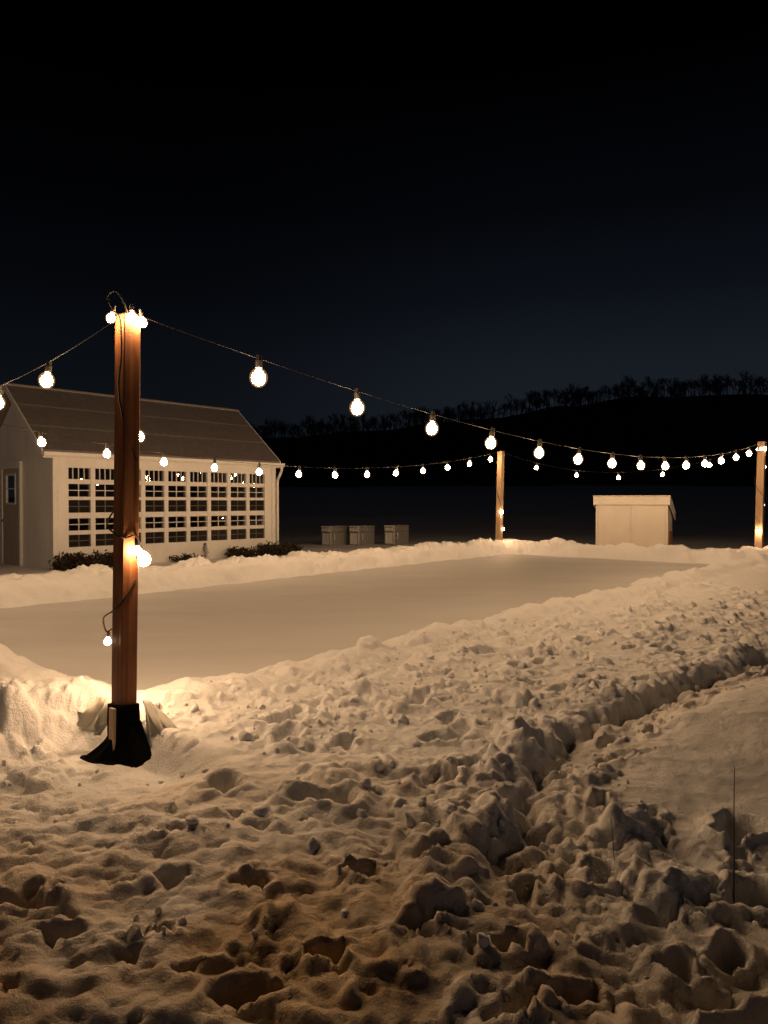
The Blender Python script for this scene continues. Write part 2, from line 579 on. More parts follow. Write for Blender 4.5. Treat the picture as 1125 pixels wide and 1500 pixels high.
def pit(cx, cy, r, depth, asp=1.0, rot=0.0, rim=0.25, sharp=3.0, seed=0):
    w = window(cx, cy, r * 2.0 * max(asp, 1))
    X, Y = GX[w], GY[w]
    if X.size < 9:
        return
    c, s = math.cos(rot), math.sin(rot)
    dx, dy = X - cx, Y - cy
    wa = 0.45 * r
    dx = dx + wa * gnoise(X * 0.55 / r + seed, Y * 0.55 / r, 7) + 0.10 * wa * gnoise(X * 1.7 / r, Y * 1.7 / r + seed, 8)
    dy = dy + wa * gnoise(X * 0.55 / r, Y * 0.55 / r - seed, 9) + 0.10 * wa * gnoise(X * 1.7 / r + seed, Y * 1.7 / r, 10)
    a, b_ = (dx * c + dy * s) / (r * asp), (-dx * s + dy * c) / r
    th = np.arctan2(b_, a)
    wob = 1 + 0.16 * np.sin(2 * th + seed) + 0.12 * np.sin(3 * th + 1.7 * seed) + 0.06 * np.sin(7 * th + seed)
    q = np.hypot(a, b_) / wob
    hole = (1 - np.clip(q, 0, 1) ** sharp) ** 1.25
    Z[w] += -depth * hole + rim * depth * np.exp(-((q - 1.12) / 0.22) ** 2)


def spots(mask_fn, count, xr, yr):
    out = []
    while len(out) < count:
        x, y = RNG.uniform(*xr), RNG.uniform(*yr)
        if RNG.uniform() < mask_fn(x, y):
            out.append((x, y))
    return out


def at_grid(field):
    def f(x, y):
        j, i = min(np.searchsorted(ys, y), len(ys) - 1), min(np.searchsorted(xs, x), len(xs) - 1)
        return field[j, i]
    return f


U_ANG = RINK_YAW
# lumps along the bank's crest and outer slope
for (x, y) in spots(at_grid(bankm * patchy), 620, (-1.6, 9.0), (3.2, 16.0)):
    r = 0.016 + 0.09 * RNG.uniform() ** 3.2
    clod(x, y, r, r * RNG.uniform(0.35, 0.8), RNG.uniform(0.8, 1.7), RNG.uniform(0, 3.14), RNG.uniform(0, 0.5), RNG.uniform(0, 6))
crest_m = np.exp(-((N_ - 0.16) / 0.13) ** 2) * ss(0.3, 0.7, S_) * ss(15, 12, S_)
for (x, y) in spots(at_grid(crest_m), 150, (-1.6, 9.0), (4.6, 17.0)):
    r = 0.018 + 0.045 * RNG.uniform() ** 2
    clod(x, y, r, r * RNG.uniform(0.3, 0.7), RNG.uniform(0.8, 1.6), RNG.uniform(0, 3.14), RNG.uniform(0, 0.5), RNG.uniform(0, 6))
# hollows on the outer slope
for (x, y) in spots(at_grid(bankm * ss(0.3, 0.7, N_)), 150, (-1.6, 6.0), (3.0, 11.0)):
    r = 0.03 + 0.07 * RNG.uniform()
    pit(x, y, r, r * RNG.uniform(0.5, 1.1), RNG.uniform(1.0, 2.2), U_ANG + RNG.normal(0, 0.5), 0.3, RNG.uniform(2, 4), RNG.uniform(0, 6))
# broken slabs along the path's edge
for k in range(75):
    s = RNG.uniform(-0.5, 9.0)
    ne = np.interp(s, EDGE_S, EDGE_N) + RNG.normal(-0.10, 0.10)
    p = rk(s, ne)
    r = RNG.uniform(0.04, 0.12)
    clod(p.x, p.y, r, r * RNG.uniform(0.3, 0.6), RNG.uniform(1.0, 2.0), U_ANG + RNG.normal(0, 0.4), RNG.uniform(0, 0.5), RNG.uniform(0, 6))
# boot prints and crumbs on the path
for k in range(30):
    s = -0.6 + k * 0.33 + RNG.normal(0, 0.08)
    ne = np.interp(s, EDGE_S, EDGE_N) + 0.32 + (0.12 if k % 2 else -0.08) + RNG.normal(0, 0.05)
    p = rk(s, ne)
    pit(p.x, p.y, 0.055, 0.06, 2.3, U_ANG + RNG.normal(0, 0.25), 0.35, 5, RNG.uniform(0, 6))
for (x, y) in spots(at_grid(path), 70, (0.0, 6.0), (2.4, 9.5)):
    r = 0.018 + 0.05 * RNG.uniform() ** 2
    clod(x, y, r, r * RNG.uniform(0.6, 1.2), RNG.uniform(0.8, 1.6), RNG.uniform(0, 3.14), 0.3, RNG.uniform(0, 6))
# left bank rubble
for (x, y) in spots(at_grid(leftbank), 70, (-5.5, -1.5), (4.2, 8.0)):
    r = 0.04 + 0.10 * RNG.uniform() ** 1.6
    clod(x, y, r, r * RNG.uniform(0.6, 1.1), RNG.uniform(0.8, 1.6), RNG.uniform(0, 3.14), RNG.uniform(0, 0.5), RNG.uniform(0, 6))
for k in range(26):                                       # rubble just left of the big post
    x, y = RNG.uniform(-2.6, -2.02), RNG.uniform(4.62, 5.1)
    r = 0.03 + 0.05 * RNG.uniform()
    clod(x, y, r, r * RNG.uniform(0.4, 0.8), RNG.uniform(0.8, 1.5), RNG.uniform(0, 3.14), RNG.uniform(0.1, 0.5), RNG.uniform(0, 6))
for k in range(10):
    pit(RNG.uniform(-2.6, -1.95), RNG.uniform(4.6, 5.0), RNG.uniform(0.025, 0.05), RNG.uniform(0.03, 0.06), 1.3, RNG.uniform(0, 3), 0.2, 2.5, RNG.uniform(0, 6))
# far banks: ploughed lumps
farb = ss(-0.1, 0.1, D_) * ss(0.9, 0.5, D_) * ss(RINK_L - 1.5, RINK_L - 0.5, S_) + ss(-0.1, 0.1, D_) * ss(1.3, 0.8, D_) * ss(-RINK_W + 0.4, -RINK_W - 0.1, N_) * ss(0.0, 1.0, S_)
for (x, y) in spots(at_grid(np.clip(farb, 0, 1)), 330, (-9.0, 10.0), (8.0, 22.5)):
    r = 0.06 + 0.17 * RNG.uniform() ** 2
    clod(x, y, r, r * RNG.uniform(0.25, 0.55), RNG.uniform(0.8, 1.8), RNG.uniform(0, 3.14), RNG.uniform(0.2, 0.5), RNG.uniform(0, 6))
# heaps round the far posts
for (s, n) in ((RINK_L - 0.1, -RINK_W), (RINK_L + 1.16, 0.0)):
    for k in range(9):
        p = rk(s - 0.35 + RNG.normal(0, 0.2), n + RNG.normal(0, 0.35))
        clod(p.x, p.y, RNG.uniform(0.12, 0.26), RNG.uniform(0.06, 0.14), 1.2, RNG.uniform(0, 3), 0.3, RNG.uniform(0, 6))
# trodden lower left: prints and holes
for (x, y) in spots(at_grid(tram), 190, (-2.6, 0.9), (1.7, 3.9)):
    r = 0.012 + 0.030 * RNG.uniform() ** 1.6
    pit(x, y, r, 0.010 + r * RNG.uniform(0.45, 1.05), RNG.uniform(1.0, 2.4), RNG.normal(0.15, 0.5), 0.22, RNG.uniform(1.6, 3), RNG.uniform(0, 6))
for (x, y) in spots(at_grid(tram), 70, (-2.6, 0.9), (1.7, 3.9)):
    r = 0.02 + 0.035 * RNG.uniform()
    clod(x, y, r, r * RNG.uniform(0.4, 0.8), RNG.uniform(1, 2), RNG.uniform(0, 3), 0.3, RNG.uniform(0, 6))
# churned lower right: tall clods, deep holes
for (x, y) in spots(at_grid(deep * (1 - smooth_mound)), 60, (0.25, 2.9), (1.7, 4.3)):
    r = 0.03 + 0.08 * RNG.uniform() ** 2.2
    clod(x, y, r, r * RNG.uniform(0.4, 0.8), RNG.uniform(0.9, 1.8), RNG.uniform(0, 3), RNG.uniform(0.1, 0.6), RNG.uniform(0, 6))
for (x, y) in spots(at_grid(deep * (1 - smooth_mound)), 70, (0.25, 2.9), (1.7, 4.3)):
    r = 0.025 + 0.05 * RNG.uniform()
    pit(x, y, r, r * RNG.uniform(0.7, 1.3), RNG.uniform(0.9, 1.9), RNG.uniform(0, 3), 0.3, 3.5, RNG.uniform(0, 6))
# the features one can point at
clod(0.14, 3.28, 0.09, 0.08, 1.3, 0.6, 0.35, 1.0)       # tall lump left of the slab
clod(0.47, 3.56, 0.08, 0.05, 2.6, U_ANG, 0.15, 0.4)     # long slab over the path
clod(1.22, 3.62, 0.12, 0.10, 1.3, 0.3, 0.3, 2.0)        # lump by the stalk
clod(1.18, 3.10, 0.15, 0.10, 1.5, 0.5, 0.4, 4.1)
pit(1.52, 3.05, 0.11, 0.16, 1.2, 0.2, 0.3, 3.5, 1.0)
pit(1.24, 2.98, 0.05, 0.09, 1.4, -0.5, 0.3, 4, 2.0)
pit(1.75, 3.65, 0.12, 0.16, 1.2, 0.9, 0.3, 3, 3.0)
pit(-0.30, 3.72, 0.10, 0.13, 1.7, 0.2, 0.3, 3, 3.0)
pit(0.96, 4.62, 0.09, 0.12, 1.5, 0.3, 0.3, 3, 5.0)
pit(1.02, 2.55, 0.08, 0.15, 1.0, 1.2, 0.3, 3.5, 1.3)
pit(1.28, 2.12, 0.17, 0.30, 1.6, 0.1, 0.3, 3, 2.3)
pit(1.02, 1.98, 0.13, 0.24, 1.4, 0.6, 0.3, 3, 0.3)
for (x, y, r, d_) in ((-0.86, 2.98, 0.10, 0.07), (-0.52, 2.93, 0.09, 0.08), (-0.80, 2.64, 0.07, 0.08), (-1.35, 2.78, 0.11, 0.10), (-1.15, 2.62, 0.09, 0.08),
                      (-0.20, 2.55, 0.09, 0.09), (-0.45, 2.35, 0.10, 0.08), (-0.1, 3.05, 0.09, 0.09), (0.12, 2.72, 0.08, 0.10), (-0.72, 3.5, 0.06, 0.04)):
    pit(x, y, r * 0.60, d_ * 0.95, 1.7, 0.1 + 0.2 * RNG.normal(), 0.25, 3.5, RNG.uniform(0, 6))

for (dx_, dy_) in ((-0.12, -0.30), (0.06, -0.34), (-0.40, -0.10)):
    clod(CORNER.x + dx_, CORNER.y + dy_, RNG.uniform(0.035, 0.075), RNG.uniform(0.02, 0.05), 1.4, RNG.uniform(0, 3), 0.2, RNG.uniform(0, 6))

# hollow under the ice sheet and level ground where things stand
Z = np.where(inside_ice, np.minimum(Z, ICE_Z - 0.012), Z)


def pad(cx, cy, rad, z, soft=0.6):
    global Z
    w = ss(rad + soft, rad, np.hypot(GX - cx, GY - cy))
    Z = Z * (1 - w) + z * w


zg = at_grid(Z)
ny, nx = GX.shape
co = np.empty((ny * nx, 3), np.float32)
chop = np.clip(rough, 0, 1) * ss(8.5, 6.0, GY)
gy_, gx_ = np.gradient(Z, ys, xs)
CX = GX + chop * (0.020 * fbm(GX, GY, 7.0, 2, 141) + 0.006 * fbm(GX, GY, 23.0, 2, 142)) + 0.010 * chop * np.tanh(gx_ * -1.0) * (0.5 + fbm(GX, GY, 3.0, 2, 150))
CY = GY + chop * (0.020 * fbm(GX, GY, 7.0, 2, 143) + 0.006 * fbm(GX, GY, 23.0, 2, 144)) + 0.010 * chop * np.tanh(gy_ * -1.0) * (0.5 + fbm(GX, GY, 3.0, 2, 151))
co[:, 0], co[:, 1], co[:, 2] = CX.ravel(), CY.ravel(), Z.ravel()
idx = np.arange(ny * nx, dtype=np.int32).reshape(ny, nx)
quads = np.stack([idx[:-1, :-1], idx[:-1, 1:], idx[1:, 1:], idx[1:, :-1]], -1).reshape(-1, 4)
me = bpy.data.meshes.new('snowy_ground')
me.vertices.add(ny * nx)
me.vertices.foreach_set('co', co.ravel())
me.loops.add(quads.size)
me.loops.foreach_set('vertex_index', quads.ravel())
me.polygons.add(len(quads))
me.polygons.foreach_set('loop_start', np.arange(0, quads.size, 4, dtype=np.int32))
me.polygons.foreach_set('loop_total', np.full(len(quads), 4, np.int32))
me.polygons.foreach_set('use_smooth', np.ones(len(quads), bool))
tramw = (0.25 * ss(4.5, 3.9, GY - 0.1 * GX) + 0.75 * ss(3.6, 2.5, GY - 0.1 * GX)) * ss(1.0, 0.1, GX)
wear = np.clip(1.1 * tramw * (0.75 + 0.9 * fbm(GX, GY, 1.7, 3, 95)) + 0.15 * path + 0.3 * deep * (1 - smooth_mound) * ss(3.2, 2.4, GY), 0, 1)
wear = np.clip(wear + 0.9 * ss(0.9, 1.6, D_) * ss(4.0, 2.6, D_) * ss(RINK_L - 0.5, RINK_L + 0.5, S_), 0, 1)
at_ = me.attributes.new('wear', 'FLOAT', 'POINT')
at_.data.foreach_set('value', wear.ravel().astype(np.float32))
me.update()
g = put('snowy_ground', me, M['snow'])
me.materials.append(M['forest_floor'])
fy = (GY[:-1, :-1] + 1.5 * fbm(GX[:-1, :-1], GY[:-1, :-1], 0.11, 3, 120) > 88).ravel().astype(np.int32)
me.polygons.foreach_set('material_index', fy)
me.validate()
tag(g, kind='structure')

# loose crumbs and clods of snow, thousands of them
def ico(sub):
    bm = bmesh.new()
    bmesh.ops.create_icosphere(bm, subdivisions=sub, radius=1.0)
    v_ = np.array([v.co[:] for v in bm.verts])
    f_ = np.array([[v.index for v in f.verts] for f in bm.faces])
    bm.free()
    return v_, f_


crumb_dens = np.clip(bankm * patchy + 0.55 * deep * (1 - smooth_mound) + 0.6 * path * ss(5.5, 4, S_) + 0.8 * leftbank + 0.16 * tram, 0, 1)
CV, CF, off = [], [], 0
for (sub, cnt, lo, hi, pw) in ((2, 800, 0.006, 0.020, 1.6), (3, 120, 0.020, 0.055, 2.0)):
    V0, F0 = ico(sub)
    for (x, y) in spots(at_grid(crumb_dens), cnt, (-4.0, 5.5), (1.8, 8.5)):
        r = lo + (hi - lo) * RNG.uniform() ** pw
        A = np.linalg.qr(RNG.normal(size=(3, 3)))[0]
        V = V0 * np.array([1, RNG.uniform(0.6, 1.1), RNG.uniform(0.5, 0.95)])
        for k in range(3):                               # a few flat breaks
            dn = RNG.normal(size=3)
            dn /= np.linalg.norm(dn)
            q = V @ dn
            V = V - np.outer(np.maximum(q - RNG.uniform(0.35, 0.7), 0) * 0.85, dn)
        sd = RNG.uniform(0, 40)
        lump = gnoise(V[:, 0] * 1.6 + sd, V[:, 1] * 1.6 + V[:, 2] * 1.3, 160) * 0.22 + gnoise(V[:, 0] * 4 + V[:, 2] * 3, V[:, 1] * 4 + sd, 161) * 0.09
        V = (V * (1 + lump)[:, None]) @ A * r
        V += np.array([x, y, zg(x, y) + r * RNG.uniform(-0.15, 0.35)])
        CV.append(V)
        CF.append(F0 + off)
        off += len(V)
CV, CF = np.concatenate(CV), np.concatenate(CF)
cm = bpy.data.meshes.new('snow_crumbs')
cm.vertices.add(len(CV))
cm.vertices.foreach_set('co', CV.astype(np.float32).ravel())
cm.loops.add(CF.size)
cm.loops.foreach_set('vertex_index', CF.astype(np.int32).ravel())
cm.polygons.add(len(CF))
cm.polygons.foreach_set('loop_start', np.arange(0, CF.size, 3, dtype=np.int32))
cm.polygons.foreach_set('loop_total', np.full(len(CF), 3, np.int32))
cm.polygons.foreach_set('use_smooth', np.ones(len(CF), bool))
cm.update()
tag(put('snow_crumbs', cm, M['snow']), 'loose crumbs and broken clods of snow strewn over the bank and the track', 'snow crumbs', kind='stuff')

# the ice sheet
mb = MB()
pts = [rk(s_, n_, ICE_Z) for (s_, n_) in ((-0.06, -0.35), (0.30, 0.05), (RINK_L + 0.2, 0.05), (RINK_L + 0.2, -RINK_W - 0.2), (-0.16, -RINK_W - 0.2))]
mb.add(pts, [tuple(range(len(pts)))])
ice = mb.build('rink_ice', M['ice'])
tag(ice, kind='structure')

# ------------------------------------------------------------------ bulbs and cords
BULB_PROF = [(0.004, 0.0), (0.016, -0.006), (0.028, -0.018), (0.041, -0.038), (0.0465, -0.060), (0.043, -0.082), (0.031, -0.100), (0.016, -0.109), (0.004, -0.111)]
mb = MB()
mb.lathe([(r_ * 0.90, -0.008 + z_ * 0.90) for (r_, z_) in BULB_PROF], 14)
ncore = len(mb.f)
mb.lathe([(0.004, 0.002), (0.020, -0.002), (0.037, -0.014), (0.052, -0.036), (0.0565, -0.060), (0.052, -0.084), (0.038, -0.106), (0.018, -0.119), (0.004, -0.121)], 14)
bulb_mesh = mb.mesh('bulb', smooth=True)
bulb_mesh.materials.append(M['bulb'])
bulb_mesh.materials.append(M['halo_glass'])
for p in bulb_mesh.polygons:
    if p.index >= ncore:
        p.material_index = 1
socket_mesh = MB().lathe([(0.010, 0.085), (0.017, 0.078), (0.019, 0.05), (0.023, 0.045), (0.023, 0.0), (0.018, -0.004)], 10).mesh('socket', smooth=False)
socket_mesh.materials.append(M['socket'])


def hang(parent, p, tilt=(0, 0, 0), k=0.9):
    """socket and bulb with the bulb's neck at p (in the parent's frame)"""
    s = bpy.data.objects.new('socket', socket_mesh)
    C.objects.link(s)
    s.parent = parent
    s.location = p
    s.rotation_euler = tilt
    s.scale = (k, k, k)
    b_ = bpy.data.objects.new('bulb', bulb_mesh)
    C.objects.link(b_)
    b_.parent = s
    return s


def string_lights(A, B, sag, n_bulbs, label, t0=0.5, k_=1.0, name='string_lights'):
    """cord slung from A to B; bulbs hang every 1/n of the way"""
    root = empty(name, A)
    tag(root, label, 'string lights', 'strings of bulbs slung between the rink posts')

    def P(t):
        q = A.lerp(B, t)
        q.z -= sag * 4 * t * (1 - t)
        return q - A
    pts = [P(i / 60) for i in range(61)]
    MB().tube(pts, 0.0036, 5).build('cord', M['cord'], root, smooth=True)
    for k in range(n_bulbs):
        t = (k + t0) / n_bulbs
        if t < 0.0 or t > 1.0:
            continue
        hang(root, P(t) + Vector((0, 0, -0.07)), (random.uniform(-0.14, 0.14), random.uniform(-0.14, 0.14), random.uniform(0, 6)), k_)
    return root


TOP0 = rk(0, 0, 2.80) + Vector((0.035, 0, 0))
POST_FAR = rk(15.3, -RINK_W)
POST_RIGHT = rk(16.56, 0.0)
POST_LEFT = rk(0.0, -RINK_W)
T_FAR = POST_FAR + Vector((0.05, 0, 2.99))
T_RIGHT = POST_RIGHT + Vector((0.06, 0, 2.99))
T_LEFT = POST_LEFT + Vector((0.0, 0, 2.98))
string_lights(TOP0, T_RIGHT, 0.60, 15, 'longest string of lit bulbs sweeping from the big near post to the right-hand post', 0.98, 1.2)
string_lights(T_LEFT, T_FAR, 0.70, 15, 'string of lit bulbs hanging before the greenhouse windows, ending at the middle post', 0.47, 1.22)
string_lights(T_FAR, T_RIGHT, 0.64, 6, 'short string of lit bulbs slung above the small cream shed', 0.95, 1.0)
string_lights(TOP0, T_LEFT, 0.42, 8, 'string of lit bulbs running left from the big near post toward the greenhouse gable', 1.3)


# ------------------------------------------------------------------ posts
def post(base, top_z, w, lean, material, label, z0=-0.4):
    root = empty('timber_post', base, RINK_YAW)
    tag(root, label, 'post', 'timber posts that carry the string lights')
    lv = Vector((lean * math.cos(-RINK_YAW), lean * math.sin(-RINK_YAW), 0))
    h = w / 2
    mb_ = MB()
    lev = [z0, 0.2, 0.7, 1.2, 1.7, 2.2, top_z - 0.012, top_z]
    vs, fs = [], []
    for i, z in enumerate(lev):
        k = h if i < len(lev) - 1 else h - 0.010
        o = lv * (z / top_z)
        c = 0.006
        ring = [(k - c, -k), (k, -k + c), (k, k - c), (k - c, k), (-k + c, k), (-k, k - c), (-k, -k + c), (-k + c, -k)]
        j = random.uniform(-0.0015, 0.0015)
        vs += [(x + o.x + j, y + o.y - j, z) for (x, y) in ring]
    for i in range(len(lev) - 1):
        for q in range(8):
            q2 = (q + 1) % 8
            fs.append((i * 8 + q, i * 8 + q2, (i + 1) * 8 + q2, (i + 1) * 8 + q))
    fs.append(tuple((len(lev) - 1) * 8 + q for q in range(8)))
    mb_.add(vs, fs)
    mb_.build('shaft', material, root)
    # iron hook near the top that holds the cords
    hk = catmull([(h - 0.01, 0, top_z - 0.05), (h + 0.03, 0, top_z - 0.05), (h + 0.05, 0, top_z - 0.02), (h + 0.03, 0, top_z + 0.012)], 5)
    MB().tube([p + lv for p in hk], 0.004, 6).build('hook', M['galv'], root)
    return root


post(CORNER, 2.78, 0.115, 0.04, M['timber'], 'big stained timber post in the foreground with a glowing cluster of bulbs at its top')
post(POST_FAR, 3.0, 0.145, 0.06, M['timber_lit'], 'distant timber post in the middle, standing left of the small cream shed')
post(POST_RIGHT, 3.02, 0.16, 0.07, M['timber_lit'], 'timber post at the right edge, standing in the snow bank right of the cream shed')
post(POST_LEFT, 3.0, 0.145, 0.0, M['timber_lit'], 'timber post at the left corner of the rink, carrying the string that passes the greenhouse')


def post_lights(base, label, cord_pts, bulbs):
    """string wound down a post; local axes: x along the rink, -y out of the rink"""
    root = empty('post_lights', base, RINK_YAW)
    tag(root, label, 'string lights', 'bulb strings wound down the posts')
    MB().tube(catmull([Vector(p) for p in cord_pts], 7), 0.0062, 5).build('cord', M['cord'], root, smooth=True)
    for (p, tilt) in bulbs:
        hang(root, Vector(p), tilt, (0.58 if p[1] < -0.05 else 0.5 if p[2] < 0.75 and p[0] < 0 else 0.72 if p[2] < 0.7 else 1.05 if p[2] < 1.6 else 0.75) if base == CORNER else 0.6 if p[2] < 1 else 0.85)
    return root


# local +x = along U; local -y = N (towards the viewer)
post_lights(CORNER, 'string of bulbs wound down the big near post, clustered at its top', [
    (0.06, -0.074, 2.36), (0.04, -0.073, 2.52), (0.01, -0.073, 2.66), (-0.02, -0.085, 2.80), (-0.07, -0.06, 2.90), (-0.11, -0.02, 2.87), (-0.09, -0.06, 2.78), (-0.055, -0.075, 2.72), (-0.05, -0.076, 2.5), (-0.066, -0.069, 2.32), (-0.045, -0.072, 2.15), (0.0, -0.073, 2.0), (0.05, -0.075, 1.86), (0.082, -0.05, 1.78),
    (0.08, 0.05, 1.66), (0.0, 0.078, 1.56), (-0.078, 0.05, 1.46), (-0.076, -0.055, 1.395), (-0.03, -0.078, 1.375), (0.03, -0.085, 1.39), (0.068, -0.07, 1.34),
    (0.05, -0.085, 1.27), (0.078, -0.04, 1.17), (0.03, -0.074, 1.08), (-0.04, -0.073, 0.985), (-0.078, -0.04, 0.93), (-0.09, 0.07, 0.87), (-0.06, 0.118, 0.80), (-0.04, 0.118, 0.765), (-0.01, 0.10, 0.78), (0.05, 0.115, 0.70), (0.055, 0.125, 0.62)],
    [((-0.095, -0.055, 2.765), (0.1, 0.25, 0)), ((0.0, -0.115, 2.785), (-0.15, 0, 0)), ((0.075, -0.105, 2.765), (0.0, -0.2, 0)),
     ((0.118, 0.04, 2.065), (0.1, -0.6, 0)), ((0.03, -0.112, 1.325), (-0.1, -0.1, 0)), ((0.112, -0.015, 1.29), (0.0, -0.4, 0)), ((-0.035, 0.118, 0.735), (0.0, 0.15, 0)), ((0.055, 0.125, 0.60), (0.15, 0, 0))])  # last bulb is added, unseen behind the post, to brighten the bank
h_ = 0.08
post_lights(POST_FAR, 'string of bulbs wound down the far middle post', [
    (0.03, -h_, 2.92), (0.09, -0.05, 2.75), (0.09, 0.03, 2.45), (0.0, 0.09, 2.2), (-0.09, 0.02, 1.9), (-0.05, -h_ - 0.01, 1.55), (0.05, -h_ - 0.01, 1.2), (0.09, 0.0, 0.95), (0.09, -0.03, 0.85)],
    [((0.11, -0.07, 2.95), (0, 0, 0)), ((0.12, -0.04, 2.14), (0, -0.2, 0)), ((-0.05, -0.13, 1.37), (0, 0.1, 0)), ((0.10, -0.09, 0.88), (0, -0.1, 0))])
post_lights(POST_RIGHT, 'string of bulbs wound down the right-hand post', [
    (0.0, -h_ - 0.01, 2.9), (0.08, -0.09, 2.72), (0.1, 0.03, 2.4), (0.0, 0.1, 2.1), (-0.1, 0.0, 1.9), (-0.05, -0.095, 1.75), (0.09, -0.09, 1.6), (0.1, 0.05, 1.4), (-0.09, 0.09, 1.2), (-0.1, -0.04, 1.02)],
    [((-0.02, -0.13, 2.90), (0, 0, 0)), ((0.12, -0.09, 2.48), (0, -0.2, 0)), ((0.14, -0.06, 1.57), (0, -0.5, 0)), ((-0.16, -0.03, 0.95), (0, 0.2, 0))])

# black sheet standing in for the deep shadow round the big post's foot
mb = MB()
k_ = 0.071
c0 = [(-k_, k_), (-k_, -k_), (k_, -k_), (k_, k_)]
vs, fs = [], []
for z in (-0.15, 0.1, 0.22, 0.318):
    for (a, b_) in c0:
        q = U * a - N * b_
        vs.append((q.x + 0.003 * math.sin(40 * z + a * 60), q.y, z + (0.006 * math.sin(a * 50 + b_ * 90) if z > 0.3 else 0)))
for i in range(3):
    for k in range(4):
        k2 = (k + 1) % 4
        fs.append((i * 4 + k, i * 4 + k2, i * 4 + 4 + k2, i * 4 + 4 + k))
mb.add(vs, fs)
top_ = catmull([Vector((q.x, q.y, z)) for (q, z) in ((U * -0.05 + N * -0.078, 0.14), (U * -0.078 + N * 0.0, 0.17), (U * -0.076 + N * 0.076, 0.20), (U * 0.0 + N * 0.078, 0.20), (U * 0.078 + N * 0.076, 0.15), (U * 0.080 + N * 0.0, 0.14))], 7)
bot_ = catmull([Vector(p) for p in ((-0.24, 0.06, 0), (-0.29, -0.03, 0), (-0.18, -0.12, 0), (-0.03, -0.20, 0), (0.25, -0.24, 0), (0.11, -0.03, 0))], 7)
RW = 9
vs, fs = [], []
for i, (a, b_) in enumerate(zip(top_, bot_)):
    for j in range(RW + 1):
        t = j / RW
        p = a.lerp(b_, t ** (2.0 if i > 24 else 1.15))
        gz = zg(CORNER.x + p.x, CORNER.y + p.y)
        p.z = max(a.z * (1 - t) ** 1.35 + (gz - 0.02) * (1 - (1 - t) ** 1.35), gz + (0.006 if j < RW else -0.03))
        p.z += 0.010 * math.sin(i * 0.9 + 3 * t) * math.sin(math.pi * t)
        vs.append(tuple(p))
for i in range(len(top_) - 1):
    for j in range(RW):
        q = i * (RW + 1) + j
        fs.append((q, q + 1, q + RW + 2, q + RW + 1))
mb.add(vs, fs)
sheet = mb.build('shade_sheet', M['shade_black'], smooth=False)
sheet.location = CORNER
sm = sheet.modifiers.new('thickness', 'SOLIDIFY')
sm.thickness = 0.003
tag(sheet, 'black shape standing in for the shadow round the foot of the big near post', 'plastic sheet')

# pale lath against the left face of the foot
lath = MB().box(-0.009, 0.009, -0.028, 0.028, -0.1, 0.315).build('wood_lath', M['stake'], bevel=0.002)
lath.location = rk(-0.098, 0.03)
lath.rotation_euler = (0.02, 0.0, RINK_YAW)
tag(lath, 'short pale wooden lath leaning on the left side of the big post foot', 'lath')


# white liner pulled up over the bank on both sides of the post
def liner(name, label, top, bot, bulge, waves, seed):
    rs = random.Random(seed)
    T, B_ = catmull(top, 8), catmull(bot, 8)
    m_ = min(len(T), len(B_))
    rows = 12
    vs, fs = [], []
    ph = [rs.uniform(0, 6) for _ in range(3)]
    for i in range(m_):
        for j in range(rows + 1):
            t = j / rows
            p = T[i].lerp(B_[i], t)
            k = math.sin(math.pi * t)
            p = p + Vector((0.3, -0.9, 0.3)) * bulge * k + Vector((1, 0.2, 0)) * waves * (math.sin(i * 0.55 + ph[0] + 2.5 * t) + 0.6 * math.sin(i * 1.3 - 4 * t + ph[2])) * (0.3 + t) + Vector((0, -1, 0.3)) * waves * (0.9 * math.sin(i * 0.7 + ph[1] - 3 * t) + 0.5 * math.sin(i * 1.7 + 6 * t))
            vs.append(p)
    for i in range(m_ - 1):
        for j in range(rows):
            a_ = i * (rows + 1) + j
            fs.append((a_, a_ + 1, a_ + rows + 2, a_ + rows + 1))
    o = MB().add(vs, fs).build(name, M['liner'], smooth=True)
    q = o.modifiers.new('thickness', 'SOLIDIFY')
    q.thickness = 0.003
    return tag(o, label, 'rink liner')


liner('rink_liner', 'white plastic rink liner draped over the snow just right of the big post', [
    rk(0.07, 0.09, 0.33), rk(0.11, 0.08, 0.33), rk(0.16, 0.07, 0.30), rk(0.20, 0.08, 0.25)], [
    rk(0.05, 0.27, 0.05), rk(0.10, 0.29, 0.06), rk(0.17, 0.31, 0.08), rk(0.24, 0.31, 0.11)], 0.06, 0.022, 3)
liner('rink_liner', 'crumpled yellowish rink liner edge showing left of the big post', [
    rk(-0.01, -0.08, 0.30), rk(-0.01, -0.17, 0.345), rk(-0.02, -0.27, 0.32)], [
    rk(-0.09, -0.08, 0.12), rk(-0.12, -0.18, 0.12), rk(-0.13, -0.28, 0.16)], 0.03, 0.026, 8)

# ------------------------------------------------------------------ greenhouse
GB = 0.18                                      # base height
GH = empty('greenhouse', (-6.78, 15.2, GB), math.radians(49))
tag(GH, 'white greenhouse with a wall of small-paned windows and a taupe pitched roof', 'greenhouse')
LEN, DEP = 5.91, 3.37
WT = 0.14                                      # wall thickness
TOPW = 2.46
rows = []                                      # (z0, z1, kind)
z = 2.32 - GB
for h, gap, kind in ((0.248, 0.093, 'transom'), (0.275, 0.066, 'upper'), (0.27, 0.116, 'lower'), (0.264, 0.083, 'upper'), (0.259, 0.0, 'lower')):
    rows.append((z - h, z, kind))
    z -= h + gap
x0, x1, NC = 0.315, 5.577, 9
mull = 0.105
cw = (x1 - x0 - mull * (NC - 1)) / NC
cols = [(x0 + i * (cw + mull), x0 + i * (cw + mull) + cw) for i in range(NC)]
mb = MB()
zb, zt = rows[-1][0], rows[0][1]
mb.box(0, LEN, 0, WT, -0.3, zb)
mb.box(0, LEN, 0, WT, zt, TOPW)
